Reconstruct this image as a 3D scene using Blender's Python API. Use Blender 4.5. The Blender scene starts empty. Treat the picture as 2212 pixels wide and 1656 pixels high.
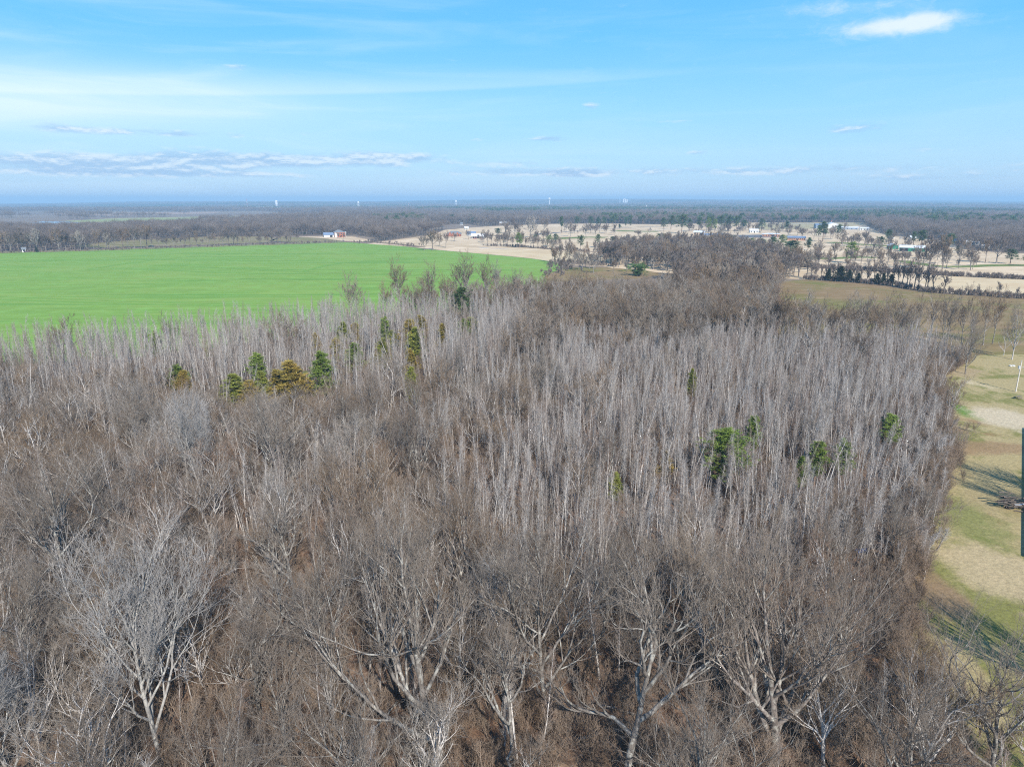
import bpy, math, random
import numpy as np
from mathutils import Vector

RNG = np.random.default_rng(7)
random.seed(7)
R = math.radians
sc = bpy.context.scene
COL = sc.collection

# ------------------------------------------------------------------ camera, sky, sun, exposure
CAMZ, PITCH, FPX, CX, CY = 50.0, 15.0, 1474.7, 1106.0, 828.0
cam_d = bpy.data.cameras.new("camera"); cam = bpy.data.objects.new("camera", cam_d); COL.objects.link(cam)
cam.location = (0, 0, CAMZ); cam.rotation_euler = (R(90 - PITCH), 0, 0)
cam_d.sensor_width = 36; cam_d.lens = 24.0; cam_d.clip_start = 1.0; cam_d.clip_end = 60000
sc.camera = cam

SUN_EL = 37.0
SH = Vector((-0.33, 0.944, 0)).normalized()              # way the shadows fall on the ground
sun_d = bpy.data.lights.new("sun", 'SUN'); sun = bpy.data.objects.new("sun", sun_d); COL.objects.link(sun)
sun_d.energy = 5.0; sun_d.angle = R(0.53); sun_d.color = (1.0, 0.93, 0.84)
ldir = Vector((SH.x * math.cos(R(SUN_EL)), SH.y * math.cos(R(SUN_EL)), -math.sin(R(SUN_EL))))
sun.rotation_euler = ldir.to_track_quat('-Z', 'Y').to_euler(); sun.location = (60, -120, 120)

sc.view_settings.view_transform = 'Standard'; sc.view_settings.look = 'None'
sc.view_settings.exposure = 0.52; sc.view_settings.gamma = 1.0
sc.view_settings.use_curve_mapping = False
sc.cycles.max_bounces = 5; sc.cycles.diffuse_bounces = 3; sc.cycles.glossy_bounces = 1
sc.cycles.transmission_bounces = 1; sc.cycles.volume_bounces = 0; sc.cycles.transparent_max_bounces = 8
sc.cycles.use_denoising = False
sc.cycles.filter_width = 1.1
sc.cycles.use_adaptive_sampling = False

class NT:
    """tiny helper for writing node trees"""
    def __init__(s, tree): s.t = tree; s.n = tree.nodes; s.l = tree.links
    def new(s, typ, **kw):
        n = s.n.new(typ)
        for k, v in kw.items(): setattr(n, k, v)
        return n
    def put(s, sock, v):
        if isinstance(v, bpy.types.NodeSocket): s.l.new(v, sock)
        elif isinstance(v, (tuple, list)) and len(v) == 3 and sock.type == 'RGBA': sock.default_value = (*v, 1)
        else: sock.default_value = v
    def m(s, op, a, b=0.0, c=None, clamp=False):
        n = s.new('ShaderNodeMath', operation=op, use_clamp=clamp)
        s.put(n.inputs[0], a); s.put(n.inputs[1], b)
        if c is not None: s.put(n.inputs[2], c)
        return n.outputs[0]
    def mix(s, f, a, b, blend='MIX'):
        n = s.new('ShaderNodeMix', data_type='RGBA', blend_type=blend)
        s.put(n.inputs[0], f); s.put(n.inputs[6], a); s.put(n.inputs[7], b)
        return n.outputs[2]
    def noise(s, vec, scale, detail=4, rough=.55, dist=0.0):
        n = s.new('ShaderNodeTexNoise'); s.put(n.inputs['Scale'], scale); n.inputs['Detail'].default_value = detail
        n.inputs['Roughness'].default_value = rough; n.inputs['Distortion'].default_value = dist
        if vec is not None: s.l.new(vec, n.inputs['Vector'])
        return n.outputs[0]
    def step(s, v, a, b):
        n = s.new('ShaderNodeMapRange', interpolation_type='SMOOTHSTEP')
        s.put(n.inputs[0], v); s.put(n.inputs[1], a); s.put(n.inputs[2], b)
        return n.outputs[0]
    def xyz(s, v):
        n = s.new('ShaderNodeSeparateXYZ'); s.l.new(v, n.inputs[0]); return n.outputs
    def vec(s, x, y, z):
        n = s.new('ShaderNodeCombineXYZ'); s.put(n.inputs[0], x); s.put(n.inputs[1], y); s.put(n.inputs[2], z); return n.outputs[0]
    def mapv(s, v, scale=(1, 1, 1), rot=(0, 0, 0), loc=(0, 0, 0)):
        n = s.new('ShaderNodeMapping'); s.l.new(v, n.inputs[0])
        n.inputs['Scale'].default_value = scale; n.inputs['Rotation'].default_value = rot; n.inputs['Location'].default_value = loc
        return n.outputs[0]

def az(px): return math.degrees(math.atan2(px - CX, FPX))
def elv(py): return math.degrees(math.atan((CY - py) / FPX)) - PITCH

world = bpy.data.worlds.new("World"); sc.world = world; world.use_nodes = True
wt = NT(world.node_tree); wt.n.clear()
sky = wt.new('ShaderNodeTexSky', sky_type='NISHITA', sun_disc=False, sun_elevation=R(SUN_EL), sun_rotation=R(161),
             altitude=60, air_density=1.0, dust_density=0.25, ozone_density=2.2)
dirv = wt.new('ShaderNodeTexCoord').outputs['Generated']
dx, dy, dz = wt.xyz(dirv)
AZ = wt.m('MULTIPLY', wt.m('ARCTAN2', dx, dy), 180 / math.pi)
EL = wt.m('MULTIPLY', wt.m('ARCSINE', dz), 180 / math.pi)
def pdir(px, py):
    u = CY - py; c_, s_ = math.cos(R(PITCH)), math.sin(R(PITCH)); f = FPX * c_ + u * s_; z = u * c_ - FPX * s_; x = px - CX
    return math.degrees(math.atan2(x, f)), math.degrees(math.atan2(z, math.hypot(x, f)))
def spot(px, py, wx, wy, tilt=0.0):
    a, e = pdir(px, py); return blob(a, e, wx * .033, wy * .033, tilt)
def blob(a, e, sa, se, tilt=0.0):
    da = wt.m('SUBTRACT', AZ, a); de = wt.m('SUBTRACT', wt.m('SUBTRACT', EL, e), wt.m('MULTIPLY', da, tilt))
    q = wt.m('ADD', wt.m('POWER', wt.m('DIVIDE', da, sa), 2.0), wt.m('POWER', wt.m('DIVIDE', de, se), 2.0))
    return wt.m('POWER', 2.718, wt.m('MULTIPLY', q, -1.0))
hs = wt.new('ShaderNodeHueSaturation'); wt.l.new(sky.outputs[0], hs.inputs['Color'])
hs.inputs['Hue'].default_value = 0.492; hs.inputs['Saturation'].default_value = 1.25; hs.inputs['Value'].default_value = 1.0
skyc = hs.outputs[0]
rmp = wt.new('ShaderNodeValToRGB'); wt.l.new(wt.m('DIVIDE', wt.m('MAXIMUM', EL, 0.0), 90.0), rmp.inputs[0])
e_ = rmp.color_ramp.elements; e_[0].position = 0.0; e_[0].color = (.40, .60, .86, 1); e_[1].position = 1.0; e_[1].color = (.035, .16, .50, 1)
for p_, c_ in ((.035, (.38, .66, .92)), (.075, (.29, .64, .96)), (.13, (.15, .54, .95)), (.20, (.11, .47, .90)), (.45, (.06, .27, .68))):
    q_ = e_.new(p_); q_.color = (*c_, 1)
rs = wt.new('ShaderNodeVectorMath', operation='SCALE'); wt.l.new(rmp.outputs[0], rs.inputs[0]); rs.inputs['Scale'].default_value = .80 / 0.10
skyc = wt.mix(.85, skyc, rs.outputs[0])
# puffy low clouds, stretched flat by the distance
cv = wt.vec(wt.m('MULTIPLY', AZ, 0.30), wt.m('MULTIPLY', EL, 1.25), 2.0)
n1 = wt.noise(cv, 1.0, 9, .68, .15)
cv2 = wt.vec(wt.m('MULTIPLY', AZ, 0.30), wt.m('MULTIPLY', wt.m('ADD', EL, 0.25), 1.25), 2.0)
n2 = wt.noise(cv2, 1.0, 9, .68, .15)
def total(l):
    r = None
    for k_, args in l:
        q_ = wt.m('MULTIPLY', spot(*args), k_); r = q_ if r is None else wt.m('ADD', r, q_)
    return r
row = total([(1.15, (150, 352, 330, 22)), (1.1, (560, 345, 260, 20)), (1.1, (850, 340, 130, 18)), (.8, (330, 376, 420, 9)), (.85, (1150, 372, 260, 11)), (.85, (1700, 368, 420, 12)), (.75, (1100, 352, 110, 8)), (.7, (1240, 378, 60, 8)), (.7, (2000, 385, 240, 9))])
small = total([(.95, (170, 280, 120, 11)), (.95, (390, 290, 80, 10)), (.6, (515, 292, 26, 7)), (.75, (660, 289, 26, 6)), (.95, (1195, 301, 70, 9)), (.8, (1278, 228, 26, 11)), (.6, (1035, 301, 25, 5)), (.7, (1505, 330, 30, 6)), (.55, (512, 145, 34, 8)),
    (.75, (1840, 280, 80, 14)), (.7, (1965, 323, 50, 8)), (.55, (1870, 243, 50, 8)), (.5, (1450, 262, 60, 6)), (.45, (2050, 325, 26, 6)), (.5, (1355, 306, 20, 4))])
cov = wt.m('ADD', row, small)
c_low = wt.step(wt.m('ADD', n1, wt.m('MULTIPLY', cov, .42)), .64, .98)
litn = wt.step(wt.m('SUBTRACT', n1, n2), -.08, .13)
c_col = wt.mix(litn, (.34, .52, .80), (.86, .93, 1.0))
# the bright cloud high on the right, and the wisps beside it
cv3 = wt.vec(wt.m('MULTIPLY', AZ, .75), wt.m('MULTIPLY', EL, 1.7), 3.0)
n3 = wt.noise(cv3, 1.0, 8, .68, .5)
big = total([(1.0, (1905, 62, 120, 17, .0)), (.75, (2000, 46, 50, 18)), (.8, (1960, 52, 90, 17)), (.6, (1800, 22, 30, 18)), (.5, (1740, 18, 50, 14)), (.5, (1930, 8, 90, 14))])
c_hi = wt.step(wt.m('ADD', n3, wt.m('MULTIPLY', big, .52)), .56, 1.45)
# thin cirrus: a long streak across the sky and a milky bank on the left
tl = wt.m('ADD', wt.m('SUBTRACT', EL, 8.50), wt.m('MULTIPLY', AZ, -.051))
streak_up = wt.step(tl, wt.m('ADD', 1.2, wt.m('MULTIPLY', AZ, -.045)), .0); streak_dn = wt.step(tl, -.22, .08)
st = wt.m('MULTIPLY', wt.m('MULTIPLY', streak_up, streak_dn), wt.step(AZ, 23, -10))
cv4 = wt.vec(wt.m('MULTIPLY', AZ, .05), wt.m('MULTIPLY', EL, .45), 7.0)
n4 = wt.noise(cv4, 1.3, 5, .55, .6)
bank = wt.m('ADD', wt.m('MULTIPLY', spot(-60, 220, 520, 66), .46), wt.m('MULTIPLY', spot(420, 215, 480, 55), .22))
veil = wt.m('MULTIPLY', wt.step(n4, .40, .75), wt.m('ADD', .35, wt.m('MULTIPLY', wt.step(AZ, 12, -34), .65)))
ci = wt.m('ADD', wt.m('MULTIPLY', st, .24), wt.m('ADD', bank, wt.m('MULTIPLY', veil, .30)), clamp=True)
SKYV = 0.10
colr = wt.mix(ci, skyc, (.60 / SKYV, .72 / SKYV, .78 / SKYV))
c_colS = wt.new('ShaderNodeVectorMath', operation='SCALE'); wt.l.new(c_col, c_colS.inputs[0]); c_colS.inputs['Scale'].default_value = .72 / SKYV
colr = wt.mix(wt.m('MULTIPLY', c_low, .62), colr, c_colS.outputs[0])
colr = wt.mix(wt.m('MULTIPLY', c_hi, .85), colr, (.64 / SKYV, .70 / SKYV, .76 / SKYV))
bg = wt.new('ShaderNodeBackground'); wt.l.new(colr, bg.inputs[0]); bg.inputs[1].default_value = SKYV
wo = wt.new('ShaderNodeOutputWorld'); wt.l.new(bg.outputs[0], wo.inputs[0])

# ------------------------------------------------------------------ from a photograph pixel (2212 wide) to a point of the ground
cp, sp = math.cos(R(PITCH)), math.sin(R(PITCH))
def ray(px, py):
    u = CY - py
    return (px - CX), FPX * cp + u * sp, FPX * sp - u * cp        # right, forward, down
def G(px, py, z=0.0):
    x, f, d = ray(px, py); t = (CAMZ - z) / d
    return (x * t, f * t)
def HT(px, py, dist):                                             # height above ground at a pixel for a known distance
    x, f, d = ray(px, py); return CAMZ - d * dist / f
def proj(x, y, z=0.0):
    f = y * cp + (CAMZ - z) * sp; u = -(CAMZ - z) * cp + y * sp
    return CX + FPX * x / f, CY - FPX * u / f

def tag(o, label=None, cat=None, group=None, kind=None):
    if label: o['label'] = label
    if cat: o['category'] = cat
    if group: o['group'] = group
    if kind: o['kind'] = kind
    return o
def empty(name, loc, rz=0.0, s=(1, 1, 1)):
    o = bpy.data.objects.new(name, None); COL.objects.link(o); o.location = loc; o.rotation_euler = (0, 0, rz); o.scale = s
    o.empty_display_size = .3
    return o
def obj(name, me, parent=None):
    o = bpy.data.objects.new(name, me); COL.objects.link(o)
    if parent is not None: o.parent = parent
    return o

# ------------------------------------------------------------------ materials
def mat(name):
    m = bpy.data.materials.new(name); m.use_nodes = True; t = NT(m.node_tree)
    b = t.n['Principled BSDF']; b.inputs['Roughness'].default_value = .85; b.inputs['Specular IOR Level'].default_value = .2
    return m, t, b
def flat(name, c, rough=.8, var=.12, scale=.6):
    m, t, b = mat(name)
    p = t.new('ShaderNodeTexCoord').outputs['Object']
    n = t.noise(p, scale, 5)
    t.l.new(t.mix(n, tuple(x * (1 - var) for x in c), tuple(min(1, x * (1 + var)) for x in c)), b.inputs['Base Color'])
    b.inputs['Roughness'].default_value = rough
    return m
def bark(name, a, b_, twig=None, lichen=None, scale=3.0, spread=.35):
    m, t, b = mat(name)
    p = t.new('ShaderNodeTexCoord').outputs['Object']
    rnd = t.new('ShaderNodeObjectInfo').outputs['Random']
    n = t.noise(t.mapv(p, (1, 1, .35)), scale, 5, .65)
    c = t.mix(t.step(n, .35, .65), a, b_)
    if lichen:
        k = t.noise(p, 1.7, 4, .6)
        c = t.mix(t.m('MULTIPLY', t.step(k, .5, .62), .8), c, lichen)
    v = t.m('ADD', 1 - spread / 2, t.m('MULTIPLY', rnd, spread))
    s = t.new('ShaderNodeVectorMath', operation='SCALE'); t.l.new(c, s.inputs[0]); t.l.new(v, s.inputs['Scale'])
    t.l.new(s.outputs[0], b.inputs['Base Color'])
    return m
def twigs(name, cols, spread=.3):
    """twig colour picked per tree from a ramp"""
    m, t, b = mat(name)
    rnd = t.new('ShaderNodeObjectInfo').outputs['Random']
    loc = t.new('ShaderNodeObjectInfo').outputs['Location']
    area = t.step(t.noise(loc, .035, 2), .3, .7)
    r = t.new('ShaderNodeValToRGB'); t.l.new(t.m('ADD', t.m('MULTIPLY', rnd, .45), t.m('MULTIPLY', area, .55)), r.inputs[0])
    e = r.color_ramp.elements
    e[0].position = 0; e[0].color = (*cols[0], 1); e[1].position = 1; e[1].color = (*cols[-1], 1)
    for i, c in enumerate(cols[1:-1]):
        q = e.new((i + 1) / (len(cols) - 1)); q.color = (*c, 1)
    p = t.new('ShaderNodeTexCoord').outputs['Object']
    n = t.noise(p, .8, 3)
    t.l.new(t.mix(t.m('MULTIPLY', n, spread), r.outputs[0], tuple(x * .4 for x in cols[0])), b.inputs['Base Color'])
    return m
M = {}
M['oak_bark'] = bark('oak bark', (.105, .093, .082), (.215, .197, .178), lichen=(.36, .36, .33))
M['pale_bark'] = bark('pale bark', (.22, .21, .195), (.35, .34, .325), lichen=(.42, .42, .39), spread=.2)
M['dark_bark'] = bark('dark bark', (.10, .085, .075), (.23, .20, .18), lichen=(.40, .39, .35))
M['pole_bark'] = bark('grey bark', (.35, .33, .31), (.51, .49, .47), spread=.5)
M['hedge_bark'] = bark('hedge bark', (.11, .09, .08), (.20, .17, .15))
M['pine_bark'] = bark('pine bark', (.15, .10, .075), (.25, .18, .14))
M['oak_twig'] = twigs('oak twigs', [(.200, .163, .130), (.252, .218, .185), (.167, .126, .096)])
M['pale_twig'] = twigs('pale twigs', [(.313, .299, .285), (.368, .354, .340)])
M['mid_twig'] = twigs('grey twigs', [(.240, .204, .164), (.144, .104, .074), (.308, .276, .240), (.248, .176, .112), (.172, .128, .092), (.352, .324, .292), (.232, .148, .096), (.276, .240, .200)])
M['pole_twig'] = twigs('fine twigs', [(.405, .387, .369), (.288, .243, .207), (.468, .450, .432), (.261, .189, .149), (.441, .423, .405), (.333, .279, .234), (.486, .468, .450)])
M['brush_twig'] = twigs('brush twigs', [(.25, .185, .135), (.31, .245, .19), (.215, .155, .11), (.36, .30, .24)])
M['hedge_twig'] = twigs('hedge twigs', [(.189, .156, .137), (.260, .215, .189), (.156, .124, .104)])
M['far_twig'] = twigs('far twigs', [(.194, .162, .148), (.238, .202, .180), (.151, .122, .108), (.216, .173, .140), (.274, .241, .220)])
def leaf(name, a, b_, c_):
    m, t, b = mat(name)
    p = t.new('ShaderNodeTexCoord').outputs['Object']; rnd = t.new('ShaderNodeObjectInfo').outputs['Random']
    n = t.noise(p, .9, 4)
    c = t.mix(t.step(n, .35, .65), a, b_)
    c = t.mix(t.m('MULTIPLY', rnd, .6), c, c_)
    t.l.new(c, b.inputs['Base Color']); b.inputs['Roughness'].default_value = .6
    return m
M['pine_needle'] = leaf('pine needles', (.11, .175, .030), (.20, .26, .055), (.15, .21, .045))
M['park_needle'] = leaf('dark pine needles', (.045, .085, .026), (.08, .125, .035), (.055, .10, .035))
M['cedar_rust'] = leaf('rusty cedar sprays', (.27, .20, .045), (.21, .20, .045), (.30, .205, .055))
M['cedar_olive'] = leaf('olive cedar sprays', (.16, .20, .035), (.26, .265, .055), (.20, .23, .045))
M['cedar_dark'] = leaf('dark cedar sprays', (.025, .038, .016), (.045, .06, .024), (.03, .045, .02))
M['bush_green'] = leaf('green bush leaves', (.07, .13, .03), (.12, .20, .05), (.10, .17, .04))

# ------------------------------------------------------------------ meshes from arrays
def mesh_from(name, verts, faces_list, mats, midx=None):
    me = bpy.data.meshes.new(name)
    loops = np.concatenate([f.ravel() for f in faces_list]); sizes = np.concatenate([np.full(len(f), f.shape[1]) for f in faces_list])
    me.vertices.add(len(verts)); me.vertices.foreach_set('co', np.asarray(verts, np.float32).ravel())
    me.loops.add(len(loops)); me.loops.foreach_set('vertex_index', loops.astype(np.int32))
    me.polygons.add(len(sizes)); me.polygons.foreach_set('loop_start', np.concatenate([[0], np.cumsum(sizes)[:-1]]).astype(np.int32))
    for m in mats: me.materials.append(m)
    if midx is not None: me.polygons.foreach_set('material_index', np.asarray(midx, np.int32))
    me.polygons.foreach_set('use_smooth', np.ones(len(sizes), bool))
    me.update(calc_edges=True); me.validate()
    return me
def unit(v): return v / np.maximum(np.linalg.norm(v, axis=-1, keepdims=True), 1e-9)
def tubes(pts, rad, sides):
    """pts (B,k,3), rad (B,k) -> verts, quads"""
    B, k, _ = pts.shape
    t = np.empty_like(pts); t[:, 1:-1] = pts[:, 2:] - pts[:, :-2]; t[:, 0] = pts[:, 1] - pts[:, 0]; t[:, -1] = pts[:, -1] - pts[:, -2]
    t = unit(t)
    ref = np.where(np.abs(t[:, :1, 2:3]) < .8, np.array([0, 0, 1.]), np.array([1., 0, 0]))
    n1 = unit(np.cross(t, np.broadcast_to(ref, t.shape))); n2 = np.cross(t, n1)
    a = np.arange(sides) * 2 * math.pi / sides
    v = pts[:, :, None] + rad[:, :, None, None] * (np.cos(a)[:, None] * n1[:, :, None] + np.sin(a)[:, None] * n2[:, :, None])
    base = np.arange(B)[:, None, None] * k * sides + np.arange(k - 1)[None, :, None] * sides
    j = np.arange(sides)[None, None, :]; j2 = (j + 1) % sides
    f = np.stack(np.broadcast_arrays(base + j, base + j2, base + sides + j2, base + sides + j), -1).reshape(-1, 4)
    return v.reshape(-1, 3), f
class Bag:
    """collects pieces, each with a material slot"""
    def __init__(s): s.v = []; s.f = []; s.m = []; s.n = 0
    def add(s, v, f, m=0):
        s.v.append(v); s.f.append(f + s.n); s.m.append(np.full(len(f), m)); s.n += len(v)
    def tube(s, pts, rad, sides, m=0): s.add(*tubes(pts, rad, sides), m)
    def build(s, name, mats): return mesh_from(name, np.concatenate(s.v), s.f, mats, np.concatenate(s.m))

# ------------------------------------------------------------------ branching
UP = np.array([0, 0, 1.])
def shoot(rg, p, d, L, r0, r1, k, wig, trop):
    B = len(p); pts = np.empty((B, k, 3)); pts[:, 0] = p; d = unit(d)
    for i in range(1, k):
        d = unit(d + rg.normal(0, wig, (B, 3)) + trop * UP)
        pts[:, i] = pts[:, i - 1] + d * (L / (k - 1))[:, None]
    s = np.linspace(0, 1, k)[None]
    return pts, r0[:, None] * (1 - s) + r1[:, None] * s
def kids(rg, pts, rad, L, m, t0, t1, ang, asd, ratio, rr, up=.0, taper=.5):
    B, k, _ = pts.shape
    t = (t0 + (t1 - t0) * ((np.arange(m)[None] + rg.random((B, m))) / m))
    x = t * (k - 1); i = np.minimum(x.astype(int), k - 2); f = (x - i)[..., None]; b = np.arange(B)[:, None]
    P = pts[b, i] * (1 - f) + pts[b, i + 1] * f; T = unit(pts[b, i + 1] - pts[b, i])
    Rr = rad[b, i] * (1 - f[..., 0]) + rad[b, i + 1] * f[..., 0]
    ref = np.where(np.abs(T[..., 2:3]) < .85, UP, np.array([1., 0, 0]))
    n1 = unit(np.cross(T, ref)); n2 = np.cross(T, n1)
    ph = rg.random((B, 1)) * 6.28 + np.arange(m)[None] * 2.4 + rg.normal(0, .5, (B, m))
    th = np.radians(np.clip(rg.normal(ang, asd, (B, m)), 12, 95))
    D = T * np.cos(th)[..., None] + (n1 * np.cos(ph)[..., None] + n2 * np.sin(ph)[..., None]) * np.sin(th)[..., None] + up * UP
    LL = L[:, None] * ratio * (1 - taper * (t - t0)) * (.65 + .7 * rg.random((B, m)))
    return P.reshape(-1, 3), unit(D.reshape(-1, 3)), LL.reshape(-1), np.minimum(Rr * rr, LL * .03 + .004).reshape(-1)

def spreading(seed, H=21., trunk_r=.38, bole=.30, limbs=None, nl=8, m=(7, 6, 5, 3), limb_len=.48, limb_ang=45, wig=.16, lean=(0, 0),
              mats=('oak_bark', 'oak_twig'), tw=.0058, split=True, trop=.10, fork=True):
    """bare broad-crowned tree: trunk mesh, one mesh per main limb, and the twigs"""
    rg = np.random.default_rng(seed)
    tl = H * (.62 if limbs is None else .55)
    tp, tr = shoot(rg, np.zeros((1, 3)), np.array([[lean[0], lean[1], 1.]]), np.array([tl]), np.array([trunk_r]), np.array([trunk_r * .38]), 9, .05, .08)
    flare = np.ones(9); flare[0] = 1.22; tr = tr * flare
    out = {}
    tb = Bag(); tb.tube(tp, tr, 9); 
    if limbs is None:
        P, D, L, r = kids(rg, tp, tr, np.array([H]), nl, bole / .62, 1.0, limb_ang, 9, limb_len, .72, up=.12, taper=.45)
        r = np.maximum(r, trunk_r * .28)
    else:
        P, D, L, r = [], [], [], []
        for (t, a, e, ln, q) in limbs:
            x = t * 8; i = min(int(x), 7); P.append(tp[0, i] * (1 - x + i) + tp[0, i + 1] * (x - i))
            D.append([math.cos(R(a)) * math.cos(R(e)), math.sin(R(a)) * math.cos(R(e)), math.sin(R(e))]); L.append(ln * H); r.append(q)
        P, D, L, r = map(np.array, (P, D, L, r))
    # leader carries on above the last limb
    P = np.vstack([P, tp[0, -1:]]); D = np.vstack([D, unit(tp[:, -1] - tp[:, -2])]); L = np.append(L, H * .42); r = np.append(r, trunk_r * .37)
    lp, lr = shoot(rg, P, D, L, r, r * .14 + .006, 10, wig, trop * .8)
    lp2 = []; cr = Bag(); limb_me = []
    P, D, L2, r2 = kids(rg, lp, lr, L, m[0], .20, 1.0, 34, 11, .56, .72, up=.14)
    ap, ar = shoot(rg, P, D, L2, r2, r2 * .18 + .004, 7, wig * .9, trop)
    nb = len(L)
    P, D, L3, r3 = kids(rg, ap, ar, L2, m[1], .15, 1.0, 33, 11, .58, .75, up=.12)
    bp, br = shoot(rg, P, D, L3, np.maximum(r3, tw * 1.6), np.full(len(r3), tw), 5, .14, trop)
    P, D, L4, r4 = kids(rg, bp, br, L3, m[2], .1, 1.0, 33, 11, .58, .8, up=.10)
    cpt, crr = shoot(rg, P, D, L4, np.maximum(np.minimum(r4, tw * 1.8), tw), np.full(len(r4), tw * .6), 3, .12, trop)
    for q in range(nb):
        b = Bag(); b.tube(lp[q:q + 1], lr[q:q + 1], 6)
        b.tube(ap[q * m[0]:(q + 1) * m[0]], ar[q * m[0]:(q + 1) * m[0]], 4)
        limb_me.append(b)
    cr.tube(bp, br, 3); cr.tube(cpt, crr, 3)
    if m[3]:
        P, D, L5, r5 = kids(rg, cpt, crr, L4, m[3], .1, 1.0, 32, 11, .65, .8, up=.10)
        ep, er = shoot(rg, P, D, np.maximum(L5, .35), np.full(len(L5), tw), np.full(len(L5), tw * .55), 2, .1, 0)
        cr.tube(ep, er, 3)
    MM = [M[mats[0]]], [M[mats[1]]]
    if split:
        parts = [('trunk', tb.build('trunk', MM[0]))] + [('limb', b.build('limb', MM[0])) for b in limb_me] + [('crown', cr.build('crown', MM[1]))]
    else:
        for b in limb_me:
            for v, f, k_ in zip(b.v, b.f, b.m): pass
        tb2 = Bag(); tb2.tube(tp, tr, 7); tb2.tube(lp, lr, 5); tb2.tube(ap, ar, 4)
        parts = [('trunk', tb2.build('trunk', MM[0])), ('crown', cr.build('crown', MM[1]))]
    return parts

def slender(seed, H=14., r=.085, nb=34, start=.38, blen=1.9, ang=38, m=(6, 3), tw=.0085, mats=('pole_bark', 'pole_twig'), wig=.03, fork=0):
    rg = np.random.default_rng(seed)
    p0 = np.zeros((1 + fork, 3)); d0 = np.tile([[0, 0, 1.]], (1 + fork, 1)) + rg.normal(0, .035 + .05 * fork, (1 + fork, 3)) * [1, 1, 0]
    tp, tr = shoot(rg, p0, d0, H * (1 - .12 * np.arange(1 + fork)), np.full(1 + fork, r), np.full(1 + fork, .012), 9, wig, .04)
    P, D, L, rr = kids(rg, tp, tr, np.full(1 + fork, 1.), nb, start, .995, ang, 9, blen, .45, up=.12, taper=.85)
    ap, ar = shoot(rg, P, D, L, np.maximum(rr, .013), np.full(len(L), tw), 5, .09, .14)
    P, D, L2, r2 = kids(rg, ap, ar, L, m[0], .15, 1.0, 40, 10, .5, .7, up=.15)
    bp, br = shoot(rg, P, D, L2, np.full(len(L2), tw * 1.1), np.full(len(L2), tw * .6), 3, .1, .15)
    tb = Bag(); tb.tube(tp, tr, 6); cr = Bag(); cr.tube(ap, ar, 3); cr.tube(bp, br, 3)
    if m[1]:
        P, D, L3, r3 = kids(rg, bp, br, L2, m[1], .2, 1.0, 36, 10, .55, .7, up=.15)
        ep, er = shoot(rg, P, D, np.maximum(L3, .25), np.full(len(L3), tw * .8), np.full(len(L3), tw * .5), 2, .1, 0)
        cr.tube(ep, er, 3)
    return [('trunk', tb.build('trunk', [M[mats[0]]])), ('crown', cr.build('crown', [M[mats[1]]]))]

def join_parts(parts, name):
    b = Bag(); mats = []
    for q, (_, me) in enumerate(parts):
        v = np.empty(len(me.vertices) * 3, np.float32); me.vertices.foreach_get('co', v)
        f = np.empty(len(me.polygons) * 4, np.int32) if all(p.loop_total == 4 for p in me.polygons[:3]) else None
        n = len(me.polygons[0].vertices); f = np.empty(len(me.loops), np.int32); me.loops.foreach_get('vertex_index', f)
        b.add(v.reshape(-1, 3), f.reshape(-1, n), q); mats.append(me.materials[0])
    return b.build(name, mats)

def sprays(rg, C, size, n, out, flat_=.6, w=.22, up=0.):
    """needle or leaf sprays: n narrow triangles fanning from each centre C, leaning along out"""
    B = len(C)
    d = unit(rg.normal(0, 1, (B, n, 3)) * [1, 1, flat_] + out[:, None] * 1.1 + up * UP)
    s = unit(np.cross(d, rg.normal(0, 1, (B, n, 3))))
    L = (size[:, None] * (.6 + .8 * rg.random((B, n))))[..., None]
    c = C[:, None] + rg.normal(0, .18, (B, n, 3)) * size[:, None, None]
    v = np.stack([c - s * L * w * .5, c + s * L * w * .5, c + d * L], 2).reshape(-1, 3)
    return v, np.arange(B * n * 3).reshape(-1, 3)
def pine(seed, H=13., W=6., start=.35, nb=46, mats=('pine_bark', 'pine_needle'), ncl=7, nn=18, size=.55, conic=.6, top=.25):
    rg = np.random.default_rng(seed)
    tp, tr = shoot(rg, np.zeros((1, 3)), np.array([[0, 0, 1.]]), np.array([H * .97]), np.array([.02 * H * .75]), np.array([.03]), 8, .02, .05)
    tb = Bag(); tb.tube(tp, tr, 7)
    P, D, L, r = kids(rg, tp, tr, np.ones(1), nb, start, .99, 68, 12, 1.0, .4, up=.12, taper=0)
    t = np.clip((P[:, 2] / H - start) / (1 - start), 0, 1)
    prof = np.where(t < top, .55 + .45 * t / top, ((1 - t) / (1 - top)) ** conic)
    L = W / 2 * np.maximum(prof, .12) * (.45 + .75 * rg.random(len(t)))
    ap, ar = shoot(rg, P, D, L, np.full(len(L), .035), np.full(len(L), .012), 5, .12, .10)
    tb.tube(ap, ar, 3)
    u = .35 + .65 * rg.random((len(L), ncl)); x = u * 4; i = np.minimum(x.astype(int), 3); f = (x - i)[..., None]; b = np.arange(len(L))[:, None]
    C = (ap[b, i] * (1 - f) + ap[b, i + 1] * f + rg.normal(0, .25, (len(L), ncl, 3)) * L[:, None, None] * .9).reshape(-1, 3)
    out = unit(C - np.stack([np.zeros(len(C)), np.zeros(len(C)), C[:, 2] - .4], 1)) * .8
    cr = Bag(); cr.add(*sprays(rg, C, np.full(len(C), size) * (.7 + .6 * rg.random(len(C))), nn, out, up=.35))
    return [('trunk', tb.build('trunk', [M[mats[0]]])), ('crown', cr.build('crown', [M[mats[1]]]))]

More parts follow.
